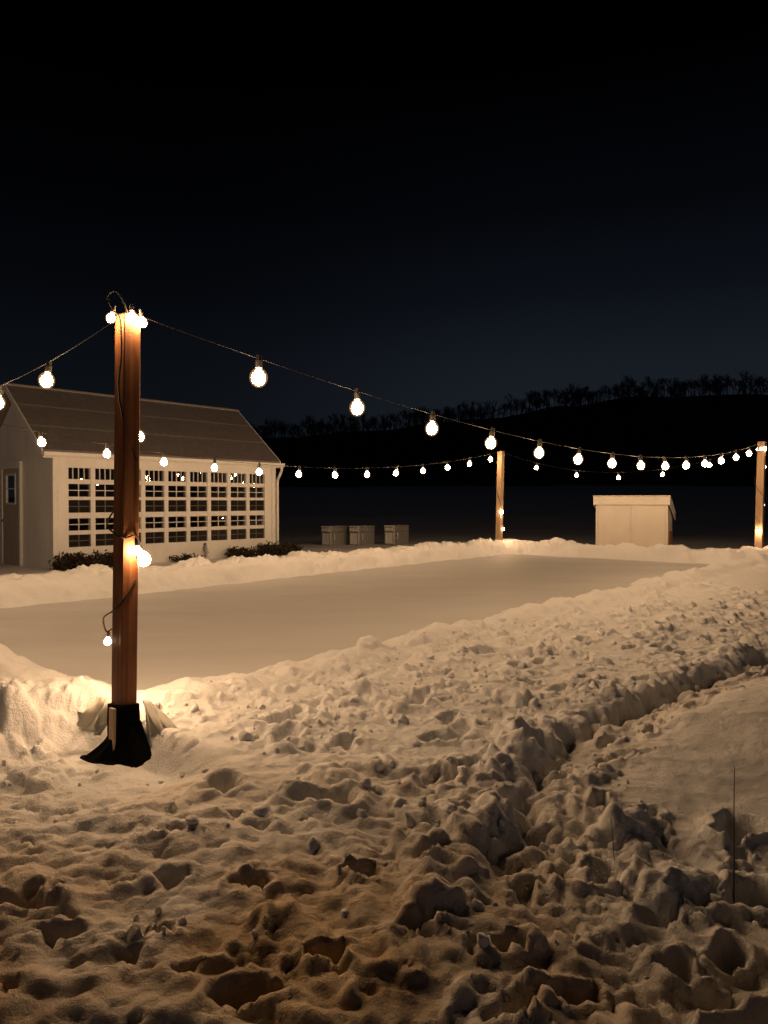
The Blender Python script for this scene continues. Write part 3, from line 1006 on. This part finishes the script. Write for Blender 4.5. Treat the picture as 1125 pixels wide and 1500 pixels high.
mb.box(0, x0, 0, WT, zb, zt)
mb.box(x1, LEN, 0, WT, zb, zt)
mb.build('front_wall', M['paint'], GH)
for i in range(NC - 1):
    MB().box(cols[i][1], cols[i + 1][0], 0.012, WT, zb, zt).build('mullion', M['trim'], GH, bevel=0.004)
for i in range(len(rows) - 1):
    MB().box(x0, x1, 0.02, WT - 0.01, rows[i + 1][1], rows[i][0]).build('rail', M['trim'], GH, bevel=0.004)

random.seed(5)
for (xa, xb) in cols:
    for (za, zb_, kind) in rows:
        w, h = xb - xa, zb_ - za
        rt = empty('window', (xa + w / 2, 0.06, za))
        rt.parent = GH
        fr_ = 0.005
        mb = MB()
        mb.box(-w / 2, -w / 2 + fr_, -0.015, 0.03, 0, h)
        mb.box(w / 2 - fr_, w / 2, -0.015, 0.03, 0, h)
        mb.box(-w / 2 + fr_, w / 2 - fr_, -0.014, 0.03, 0, fr_)
        mb.box(-w / 2 + fr_, w / 2 - fr_, -0.014, 0.03, h - fr_, h)
        bw = 0.0085
        if kind == 'transom':
            for k in (1, 2, 3):
                xk = -w / 2 + w * k / 4
                mb.box(xk - bw, xk + bw, -0.010, 0.012, fr_, h - fr_)
        else:
            mb.box(-bw, bw, -0.010, 0.012, fr_, h - fr_)
            mb.box(-w / 2 + fr_, -bw, -0.009, 0.011, h / 2 - bw, h / 2 + bw)
            mb.box(bw, w / 2 - fr_, -0.009, 0.011, h / 2 - bw, h / 2 + bw)
        mb.build('sash', M['muntin'], rt)
        gl_ = MB().add([(-w / 2 + fr_, 0.014, fr_), (w / 2 - fr_, 0.014, fr_), (w / 2 - fr_, 0.014, h - fr_), (-w / 2 + fr_, 0.014, h - fr_)], [(0, 1, 2, 3)]).build('pane', M['glass'], rt)
        gl_.rotation_euler = ((0.0048 if kind == 'transom' else 0.0) + random.uniform(-0.0012, 0.0012), 0, random.uniform(-0.008, 0.008))
        if kind == 'lower':
            MB().add([(-w / 2, -0.020, 0), (w / 2, -0.020, 0), (w / 2, -0.020, h), (-w / 2, -0.020, h)], [(0, 1, 2, 3)]).build('insect_screen', M['screen'], rt)


def roof_z(y):
    return 2.665 - GB + 0.83 * (y + 0.1)


RY = DEP / 2
RZ = roof_z(RY)
# gable walls (pentagons) and the rear wall
for (xa, xb) in ((0, WT), (LEN - WT, LEN)):
    pts = [(WT, -0.3), (DEP, -0.3), (DEP, TOPW - 0.02), (RY, RZ - 0.10), (WT, roof_z(WT) - 0.10)]
    vs = [(xa, y, z) for (y, z) in pts] + [(xb, y, z) for (y, z) in pts]
    n_ = len(pts)
    fs = [tuple(range(n_)), tuple(range(n_, 2 * n_))[::-1]] + [(i, (i + 1) % n_, n_ + (i + 1) % n_, n_ + i) for i in range(n_)]
    gw = MB().add(vs, fs).build('gable_wall', M['paint'], GH)
MB().box(WT, LEN - WT, DEP - WT, DEP, -0.3, TOPW).build('rear_wall', M['paint'], GH)
MB().box(-0.022, 0.10, -0.022, 0.0, -0.3, TOPW - 0.02).box(-0.022, 0.0, 0.0, 0.10, -0.3, TOPW - 0.02).build('corner_board', M['trim'], GH)
MB().box(LEN - 0.10, LEN + 0.022, -0.022, 0.0, -0.3, TOPW - 0.02).build('corner_board', M['trim'], GH)
# roof slopes
OV, OV2, TH = 0.26, 0.10, 0.07
for side in (0, 1):
    def yy(y):
        return y if side == 0 else DEP - y
    prof_ = [(-0.10, roof_z(-0.10)), (RY, RZ), (RY, RZ - TH), (-0.10, roof_z(-0.10) - TH)]
    vs = [(x, yy(y), z) for x in (-OV, LEN + OV2) for (y, z) in prof_]
    fs = [(0, 1, 2, 3), (7, 6, 5, 4), (0, 4, 5, 1), (1, 5, 6, 2), (2, 6, 7, 3), (3, 7, 4, 0)]
    rf = MB().add(vs, fs).build('roof', M['roof'], GH)
    if side == 0:
        for f_ in (0.35, 0.68):
            ya = -0.10 + (RY + 0.10) * f_
            mb = MB()
            vs = [(x, ya + dy, roof_z(ya + dy) + dz) for x in (-OV + 0.02, LEN + OV2 - 0.02) for (dy, dz) in ((0, 0.001), (0.035, 0.001), (0.035, 0.005), (0, 0.005))]
            mb.add(vs, fs)
            mb.build('roof_seam', M['roof_seam'], rf)
    # rake trim boards
    for xr in (-OV - 0.025, LEN + OV2):
        prof2 = [(-0.10, roof_z(-0.10) + 0.012), (RY, RZ + 0.012), (RY, RZ - 0.13), (-0.10, roof_z(-0.10) - 0.13)]
        vs = [(x, yy(y), z) for x in (xr, xr + 0.025) for (y, z) in prof2]
        MB().add(vs, fs).build('rake_board', M['trim'], GH)
MB().tube([(-OV - 0.02, RY, RZ + 0.012), (LEN + OV2 + 0.02, RY, RZ + 0.012)], 0.035, 8).build('ridge_cap', M['roof_seam'], GH)
# gutter, fascia and downpipe
MB().box(-OV, LEN + OV2, -0.10, -0.075, roof_z(-0.10) - 0.17, roof_z(-0.10) - TH - 0.004).build('fascia', M['trim'], GH)
mb = MB()
gp = [(-0.105, -0.055), (-0.105, -0.145), (-0.165, -0.155), (-0.205, -0.115), (-0.212, -0.052), (-0.202, -0.052), (-0.196, -0.108), (-0.160, -0.142), (-0.115, -0.135), (-0.115, -0.055)]
zr = roof_z(-0.10)
vs = [(x, y, zr + z) for x in (-OV - 0.02, LEN + OV2 + 0.08) for (y, z) in gp]
n_ = len(gp)
mb.add(vs, [tuple(range(n_)), tuple(range(n_, 2 * n_))[::-1]] + [(i, (i + 1) % n_, n_ + (i + 1) % n_, n_ + i) for i in range(n_)])
mb.build('gutter', M['trim'], GH)
MB().tube(catmull([(LEN + 0.11, -0.16, zr - 0.14), (LEN + 0.11, -0.15, zr - 0.24), (LEN + 0.08, -0.08, zr - 0.42), (LEN + 0.055, -0.055, zr - 0.55), (LEN + 0.055, -0.055, zr - 1.2), (LEN + 0.055, -0.055, -0.1)], 6), 0.034, 8).build('downpipe', M['trim'], GH, smooth=True)
# door in the near gable
DR = empty('door', (-0.03, 1.46, 0.0))
DR.parent = GH
MB().box(-0.012, 0.02, 0.07, 0.93, 0.0, 1.36).box(-0.012, 0.02, 0.07, 0.24, 1.36, 2.16).box(-0.012, 0.02, 0.76, 0.93, 1.36, 2.16).box(-0.012, 0.02, 0.24, 0.76, 2.04, 2.16).build('door_leaf', M['door'], DR, bevel=0.003)
MB().box(-0.03, 0.03, 0.0, 0.07, -0.1, 2.30).box(-0.03, 0.03, 0.93, 1.0, -0.1, 2.30).box(-0.032, 0.028, 0.07, 0.93, 2.16, 2.30).build('door_frame', M['trim'], DR, bevel=0.004)
MB().box(-0.026, 0.008, 0.24, 0.28, 1.36, 2.04).box(-0.026, 0.008, 0.72, 0.76, 1.36, 2.04).box(-0.026, 0.008, 0.28, 0.72, 1.36, 1.40).box(-0.026, 0.008, 0.28, 0.72, 2.0, 2.04).box(-0.02, 0.008, 0.28, 0.72, 1.70, 1.72).build('door_window', M['trim'], DR)
MB().add([(-0.004, 0.28, 1.40), (-0.004, 0.72, 1.40), (-0.004, 0.72, 2.0), (-0.004, 0.28, 2.0)], [(0, 1, 2, 3)]).build('pane', M['glass'], DR)
MB().box(-0.0025, -0.0005, 0.282, 0.718, 1.402, 1.998).build('dark_backing', M['lining'], DR)  # dark panel added so the door pane reads as an unlit inside
MB().lathe([(0.012, 0.0), (0.03, 0.03), (0.03, 0.05), (0.012, 0.065)], 10, Matrix.Translation((-0.012, 0.86, 1.0)) @ Matrix.Rotation(-math.pi / 2, 4, 'Y')).build('door_knob', M['galv'], DR, smooth=True)
MB().box(WT, LEN - WT, WT, DEP - WT, -0.25, -0.02).build('floor', M['floor_in'], GH)
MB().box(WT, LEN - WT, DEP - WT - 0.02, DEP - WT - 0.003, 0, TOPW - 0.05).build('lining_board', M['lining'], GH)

# potting benches and pots inside
Rg = Matrix.Translation(GH.location) @ Matrix.Rotation(math.radians(49), 4, 'Z')


def bench(x, zt_, wlen, lab):
    b_ = empty('potting_bench', Rg @ Vector((x, 1.1, 0)), math.radians(49))
    tag(b_, lab, 'bench', 'wooden benches inside the greenhouse')
    t_ = MB()
    for k in range(4):
        t_.box(-wlen / 2, wlen / 2, -0.30 + k * 0.155, -0.30 + k * 0.155 + 0.135, zt_ - 0.03, zt_)
    t_.build('bench_top', M['wood_in'], b_)
    for sx in (-1, 1):
        for sy in (-0.26, 0.26):
            MB().box(sx * (wlen / 2 - 0.06) - 0.03, sx * (wlen / 2 - 0.06) + 0.03, sy - 0.03, sy + 0.03, -0.02, zt_ - 0.033).build('leg', M['wood_in'], b_)
    MB().box(-wlen / 2 + 0.1, wlen / 2 - 0.1, -0.25, 0.25, 0.28, 0.31).build('shelf', M['wood_in'], b_)


bench(1.6, 0.95, 2.3, 'left wooden potting bench behind the greenhouse windows')
bench(4.3, 0.95, 2.3, 'right wooden potting bench behind the greenhouse windows')
pot_mesh = MB().lathe([(0.07, 0.0), (0.095, 0.14), (0.108, 0.14), (0.108, 0.175), (0.095, 0.175), (0.085, 0.12)], 12).mesh('flower_pot', smooth=True)
pot_mesh.materials.append(M['terracotta'])
for k, x in enumerate((0.75, 1.25, 2.1, 2.55, 3.5, 4.0, 4.75, 5.2)):
    o = bpy.data.objects.new('flower_pot', pot_mesh)
    C.objects.link(o)
    o.location = Rg @ Vector((x, 1.02 + 0.1 * (k % 3), 0.951))
    o.scale = (1, 1, 1) if k % 2 else (1.25, 1.25, 1.3)
    tag(o, 'terracotta flower pot on a potting bench behind the greenhouse windows', 'flower pot', 'flower pots on the greenhouse benches')

# ------------------------------------------------------------------ small shed beyond the rink
SH_YAW = math.radians(-28)
SZ = 0.16
SHED = empty('storage_shed', (6.86, 20.55, SZ), SH_YAW)
tag(SHED, 'small cream wooden shed with a flat sloping lid beyond the far snow bank', 'shed')
W2, DP, HF, HB = 0.95, 1.0, 1.52, 1.14
vs = [(-W2, 0, 0), (W2, 0, 0), (W2, DP, 0), (-W2, DP, 0), (-W2, 0, HF), (W2, 0, HF), (W2, DP, HB), (-W2, DP, HB)]
MB().add(vs, [(0, 3, 2, 1), (4, 5, 6, 7), (0, 1, 5, 4), (1, 2, 6, 5), (2, 3, 7, 6), (3, 0, 4, 7)]).build('walls', M['shed'], SHED)
for (xa, xb) in ((-W2 + 0.055, -0.004), (0.004, W2 - 0.055)):
    dd = MB().box(xa, xb, -0.016, -0.002, 0.10, HF - 0.14).build('door_panel', M['shed'], SHED, bevel=0.003)
MB().box(-W2 - 0.012, -W2 + 0.05, -0.02, 0.0, 0.0, HF - 0.02).build('corner_board', M['shed'], SHED)
MB().box(W2 - 0.05, W2 + 0.012, -0.02, 0.0, 0.0, HF - 0.02).build('corner_board', M['shed'], SHED)
MB().box(W2 + 0.002, W2 + 0.014, 0.25, DP - 0.06, 0.0, 0.62).build('side_board', M['rust'], SHED)


def sl(y):
    return HF + (HB - HF) * y / DP


o_ = 0.07
vs = []
for x in (-W2 - o_, W2 + o_):
    for (y, dz) in ((-o_, 0.055), (DP + 0.14, 0.055), (DP + 0.14, -0.10), (-o_, -0.13)):
        vs.append((x, y, sl(y) + dz))
lid = MB().add([(x, y, z) for (x, y, z) in vs], [(0, 1, 2, 3), (7, 6, 5, 4), (0, 4, 5, 1), (2, 6, 7, 3), (3, 7, 4, 0), (1, 5, 6, 2)])
# hollow lid: fascia boards round a top sheet
mb = MB()
for x in (-W2 - o_, W2 + o_ - 0.022):
    v8 = [(xx, y, sl(y) + dz) for xx in (x, x + 0.022) for (y, dz) in ((-o_, 0.04), (DP + 0.14, 0.04), (DP + 0.14, -0.17), (-o_, -0.19))]
    mb.add(v8, [(0, 1, 2, 3), (7, 6, 5, 4), (0, 4, 5, 1), (1, 5, 6, 2), (2, 6, 7, 3), (3, 7, 4, 0)])
mb.box(-W2 - o_ + 0.022, W2 + o_ - 0.022, -o_, -o_ + 0.022, sl(-o_) - 0.19, sl(-o_) + 0.038)
rf = MB()
v8 = [(xx, y, sl(y) + dz) for xx in (-W2 - o_ - 0.01, W2 + o_ + 0.01) for (y, dz) in ((-o_ - 0.012, 0.062), (DP + 0.15, 0.062), (DP + 0.15, 0.043), (-o_ - 0.012, 0.043))]
rf.add(v8, [(0, 1, 2, 3), (7, 6, 5, 4), (0, 4, 5, 1), (1, 5, 6, 2), (2, 6, 7, 3), (3, 7, 4, 0)])
rfo = rf.build('roof', M['shed'], SHED)
mb.build('fascia', M['shed'], rfo)

# ------------------------------------------------------------------ galvanised tanks
labs = ['left-hand galvanised metal tank standing alone in the dim snow beside the greenhouse',
        'middle galvanised metal tank with the widest lit flank',
        'right-hand galvanised metal tank, farthest from the greenhouse']


def tank(x, y, z0, lab, w=0.43, l=0.84, h=0.64):
    t_ = empty('metal_tank', (x, y, z0), RINK_YAW)
    tag(t_, lab, 'metal tank', 'galvanised tanks beyond the rink')
    # rounded-corner shell with rolled ribs, open top
    r_, seg = 0.06, 5
    outl = []
    for (cx, cy, a0) in ((l / 2 - r_, w / 2 - r_, 0), (-l / 2 + r_, w / 2 - r_, 90), (-l / 2 + r_, -w / 2 + r_, 180), (l / 2 - r_, -w / 2 + r_, 270)):
        for k in range(seg + 1):
            q = math.radians(a0 + 90 * k / seg)
            outl.append((cx, cy, math.cos(q), math.sin(q)))
    zs = [(0, 0), (0.03, 0.012), (0.06, 0), (0.42, 0), (0.44, 0.014), (0.46, 0), (0.58, 0), (0.60, 0.018), (h, 0.018), (h, -0.012), (0.1, -0.012)]
    vs, fs = [], []
    for (z, d_) in zs:
        for (cx, cy, ca, sa) in outl:
            vs.append((cx + ca * (r_ + d_), cy + sa * (r_ + d_), z))
    k_ = len(outl)
    for i in range(len(zs) - 1):
        for q in range(k_):
            q2 = (q + 1) % k_
            fs.append((i * k_ + q, i * k_ + q2, (i + 1) * k_ + q2, (i + 1) * k_ + q))
    fs.append(tuple((len(zs) - 1) * k_ + q for q in range(k_)))
    MB().add(vs, fs).build('shell', M['galv'], t_)
    hx = -l / 2 + 0.16
    MB().tube(catmull([(hx, -w / 2 - 0.002, 0.38), (hx, -w / 2 - 0.035, 0.36), (hx, -w / 2 - 0.035, 0.22), (hx, -w / 2 - 0.002, 0.20)], 5), 0.016, 6).build('handle', M['galv_lit'], t_, smooth=True)
    MB().box(-l / 2 - 0.008, -l / 2 + 0.02, -w / 2 + 0.07, w / 2 - 0.07, 0.05, 0.41).box(-l / 2 - 0.016, -l / 2 + 0.02, -w / 2 + 0.05, w / 2 - 0.05, 0.47, 0.575).build('end_plate', M['galv_lit'], t_, bevel=0.004)
    MB().box(-l / 2 - 0.022, -l / 2 - 0.002, -w / 2 + 0.04, w / 2 - 0.04, 0.60, h + 0.004).box(-l / 2 - 0.02, -l / 2 - 0.004, w / 2 - 0.14, w / 2 - 0.10, 0.05, 0.41).build('rim_plate', M['galv_lit'], t_, bevel=0.003)


for (x, y, z0), lab in zip(((-1.62, 24.2, 0.17), (-0.72, 24.35, 0.17), (0.42, 24.6, 0.18)), labs):
    tank(x, y, z0, lab)

# ------------------------------------------------------------------ low plants by the greenhouse wall
Gw = Vector((math.cos(math.radians(49)), math.sin(math.radians(49)), 0))
Gp = Vector((-Gw.y, Gw.x, 0))


def shrub(t, off, w, h, n_tw, n_lf, lab, seed):
    rs = random.Random(seed)
    base = Vector((-6.78, 15.2, 0)) + Gw * t - Gp * off
    base.z = zg(base.x, base.y) - 0.03
    o = empty('low_shrub', base)
    tag(o, lab, 'shrub', 'low winter shrubs along the greenhouse wall')
    tw, lf = MB(), MB()
    for k in range(n_tw):
        a = rs.uniform(0, 6.28)
        b_ = Gw * rs.uniform(-w * 0.8, w * 0.8) + Gp * rs.uniform(-0.1, 0.15)
        e = b_ + Gw * rs.uniform(-0.22, 0.22) + Gp * rs.uniform(-0.2, 0.15) + Vector((0, 0, h * rs.uniform(0.4, 0.9)))
        mid_ = b_.lerp(e, 0.5) + Vector((rs.uniform(-0.05, 0.05), rs.uniform(-0.05, 0.05), 0.03))
        tw.tube([b_, mid_, e], [0.007, 0.005, 0.002], 4, cap=False)
        for j in range(n_lf):
            t_ = rs.uniform(0.25, 1.0)
            p = b_.lerp(e, t_) + Vector((rs.gauss(0, 0.05), rs.gauss(0, 0.05), rs.gauss(0, 0.03)))
            d1 = Vector((rs.gauss(0, 1), rs.gauss(0, 1), rs.gauss(0, 1))).normalized()
            d2 = d1.cross(Vector((rs.gauss(0, 1), rs.gauss(0, 1), rs.gauss(0, 1)))).normalized()
            ll, ww = rs.uniform(0.03, 0.06), rs.uniform(0.012, 0.025)
            lf.add([p - d1 * ll, p + d2 * ww, p + d1 * ll, p - d2 * ww], [(0, 1, 2, 3)])
    tw.build('stem', M['twig'], o)
    lf.build('foliage', M['dryleaf'], o)


shrub(0.35, 0.28, 0.40, 0.42, 60, 26, 'widest dark shrub under the leftmost greenhouse windows', 1)
shrub(1.15, 0.28, 0.36, 0.40, 60, 26, 'dark shrub under the second and third window columns', 2)
shrub(3.0, 0.25, 0.22, 0.20, 24, 16, 'small sparse shrub under the middle of the window wall', 3)
shrub(4.6, 0.28, 0.36, 0.34, 46, 24, 'low dark shrub half buried under the right windows', 4)
shrub(5.55, 0.32, 0.38, 0.40, 60, 26, 'dark shrub at the right corner of the greenhouse', 5)
shrub(6.3, 0.20, 0.34, 0.36, 50, 26, 'dark shrub past the right end of the greenhouse', 6)

base = Vector((-6.78, 15.2, 0)) + Gw * 3.45 - Gp * 0.35
base.z = zg(base.x, base.y) - 0.02
cf = empty('dwarf_conifer', base)
tag(cf, 'tiny cone-shaped conifer poking out of the snow before the window wall', 'conifer')
rs = random.Random(3)
lf = MB()
for k in range(700):
    t_ = rs.random() ** 0.8
    rad = 0.12 * (1 - t_) + 0.008
    a = rs.uniform(0, 6.28)
    q = rad * math.sqrt(rs.random())
    p = Vector((q * math.cos(a), q * math.sin(a), 0.05 + 0.38 * t_))
    d1 = Vector((math.cos(a), math.sin(a), rs.uniform(-0.2, 0.8))).normalized()
    d2 = d1.cross(Vector((0, 0, 1))).normalized()
    lf.add([p, p + d1 * 0.02 + d2 * 0.006, p + d1 * 0.045, p + d1 * 0.02 - d2 * 0.006], [(0, 1, 2, 3)])
lf.build('foliage', M['conifer'], cf)
MB().tube([(0, 0, -0.05), (0, 0, 0.38)], [0.012, 0.003], 5).build('trunk', M['twig'], cf)

# ------------------------------------------------------------------ dry stalks in the near snow
def stalk(x, y, h, lean, lab, r=0.0035):
    z0 = zg(x, y) - 0.05
    pts = catmull([(0, 0, 0), (lean * 0.3, 0.0, h * 0.4), (lean * 0.5, 0.004, h * 0.75), (lean, 0.0, h)], 6)
    n_ = len(pts)
    o = MB().tube(pts, [r * (1 - 0.6 * i / n_) for i in range(n_)], 5).build('dry_stalk', M['twig'])
    o.location = (x, y, z0)
    tag(o, lab, 'plant stalk', 'dry weed stalks sticking out of the snow')


stalk(1.475, 3.1, 0.62, 0.0, 'tallest thin dry stalk standing upright in the churned snow at right')
stalk(1.02, 3.25, 0.24, -0.02, 'short dry stalk in the rough snow left of the tallest stalk', 0.0025)
stalk(1.66, 2.72, 0.26, -0.10, 'slanting dry stalk at the right edge of the churned snow', 0.0025)

# ------------------------------------------------------------------ the woods on the hill
rs = random.Random(21)


def wood_template():
    """one bare tree of unit height: tapered trunk, limbs, twigs"""
    t_ = MB()

    def twig(p, d, ln, r, depth):
        e = p + d * ln
        a = d.cross(Vector((0, 0, 1)) if abs(d.z) < 0.9 else Vector((1, 0, 0))).normalized()
        b_ = d.cross(a)
        v = []
        for q, rad in ((p, r), (e, r * 0.6)):
            for k in range(3):
                an = 2.094 * k
                v.append(q + (a * math.cos(an) + b_ * math.sin(an)) * rad)
        t_.add(v, [(0, 1, 4, 3), (1, 2, 5, 4), (2, 0, 3, 5)])
        if depth == 0:
            return
        for k in range(4):
            nd = (d + Vector((rs.gauss(0, 0.45), rs.gauss(0, 0.45), rs.gauss(0.15, 0.3)))).normalized()
            twig(p + d * ln * rs.uniform(0.45, 1.0), nd, ln * rs.uniform(0.5, 0.8), r * 0.58, depth - 1)
    twig(Vector((0, 0, -0.03)), Vector((rs.gauss(0, 0.05), rs.gauss(0, 0.05), 1)).normalized(), rs.uniform(0.26, 0.36), 0.016, 4)
    v = np.array(t_.v)
    v[:, 2] /= v[:, 2].max()
    v[:, :2] *= rs.uniform(1.5, 2.1)
    return v, np.array(t_.f)


TREES = [wood_template() for _ in range(9)]
WV, WF, off = [], [], 0
for k in range(1300):
    y = rs.uniform(88, 150) if k % 5 < 2 else rs.uniform(146, 184)
    x = rs.uniform(-0.62, 0.62) * y
    v, f = rs.choice(TREES)
    h = rs.uniform(2.4, 4.4) if rs.random() < 0.8 else rs.uniform(1.4, 2.6)
    a = rs.uniform(0, 6.28)
    ca, sa = math.cos(a) * h, math.sin(a) * h
    WV.append(np.stack([x + v[:, 0] * ca - v[:, 1] * sa, y + v[:, 0] * sa + v[:, 1] * ca, zg(x, y) + v[:, 2] * h], 1))
    WF.append(f + off)
    off += len(v)
WV, WF = np.concatenate(WV), np.concatenate(WF)
wm = bpy.data.meshes.new('woods')
wm.vertices.add(len(WV))
wm.vertices.foreach_set('co', WV.astype(np.float32).ravel())
wm.loops.add(WF.size)
wm.loops.foreach_set('vertex_index', WF.astype(np.int32).ravel())
wm.polygons.add(len(WF))
wm.polygons.foreach_set('loop_start', np.arange(0, WF.size, 4, dtype=np.int32))
wm.polygons.foreach_set('loop_total', np.full(len(WF), 4, np.int32))
wm.update()
woods = put('woods', wm, M['bark'])
tag(woods, 'dark bare woodland covering the hillside beyond the field', 'woods', kind='stuff')

# ------------------------------------------------------------------ sky
w = bpy.data.worlds.new('World')
scene.world = w
w.use_nodes = True
nt = w.node_tree
bg = nt.nodes['Background']
tc = nt.nodes.new('ShaderNodeTexCoord')
sx = nt.nodes.new('ShaderNodeSeparateXYZ')
nt.links.new(tc.outputs['Generated'], sx.inputs[0])
r = nt.nodes.new('ShaderNodeValToRGB')
e = r.color_ramp.elements
e[0].position, e[0].color = 0.10, (0.0095, 0.0125, 0.0180, 1)
e[1].position, e[1].color = 0.50, (0.0001, 0.0001, 0.0002, 1)
q = e.new(0.18)
q.color = (0.0072, 0.0098, 0.0145, 1)
q = e.new(0.26)
q.color = (0.0036, 0.0050, 0.0078, 1)
q = e.new(0.36)
q.color = (0.0013, 0.0017, 0.0028, 1)
nt.links.new(sx.outputs['Z'], r.inputs['Fac'])
mr = nt.nodes.new('ShaderNodeMapRange')
mr.interpolation_type = 'SMOOTHSTEP'
mr.inputs['From Min'].default_value = -0.30
mr.inputs['From Max'].default_value = 0.25
mr.inputs['To Min'].default_value = 0.45
mr.inputs['To Max'].default_value = 1.1
nt.links.new(sx.outputs['X'], mr.inputs['Value'])
mb_ = nt.nodes.new('ShaderNodeMapRange')          # added fill: unseen sky behind the viewer brightened for field and near slopes
mb_.interpolation_type = 'SMOOTHSTEP'
mb_.inputs['From Min'].default_value = 0.15
mb_.inputs['From Max'].default_value = -0.7
mb_.inputs['To Min'].default_value = 1.0
mb_.inputs['To Max'].default_value = 5.0
nt.links.new(sx.outputs['Y'], mb_.inputs['Value'])
mm = nt.nodes.new('ShaderNodeMath')
mm.operation = 'MULTIPLY'
nt.links.new(mr.outputs['Result'], mm.inputs[0])
nt.links.new(mb_.outputs['Result'], mm.inputs[1])
nt.links.new(mm.outputs[0], bg.inputs['Strength'])
nt.links.new(r.outputs['Color'], bg.inputs['Color'])
bg.inputs['Strength'].default_value = 1.05

# ------------------------------------------------------------------ camera and render settings
cam = bpy.data.cameras.new('camera')
cam.sensor_fit = 'VERTICAL'
cam.sensor_height = 36.0
cam.lens = 1085 / 1500 * 36.0
cam.clip_end = 1000
co_ = bpy.data.objects.new('camera', cam)
C.objects.link(co_)
co_.location = (0, 0, EYE)
co_.rotation_euler = (math.radians(90) - math.atan(15 / 1085), 0, 0)
scene.camera = co_

scene.view_settings.view_transform = 'Standard'
scene.view_settings.look = 'None'
scene.view_settings.exposure = 0.0
cy = scene.cycles
cy.max_bounces = 6
cy.diffuse_bounces = 2
cy.glossy_bounces = 3
cy.transmission_bounces = 3
cy.transparent_max_bounces = 12
cy.volume_bounces = 0
cy.sample_clamp_indirect = 4.0
cy.use_denoising = True
cy.caustics_reflective = False
cy.caustics_refractive = False
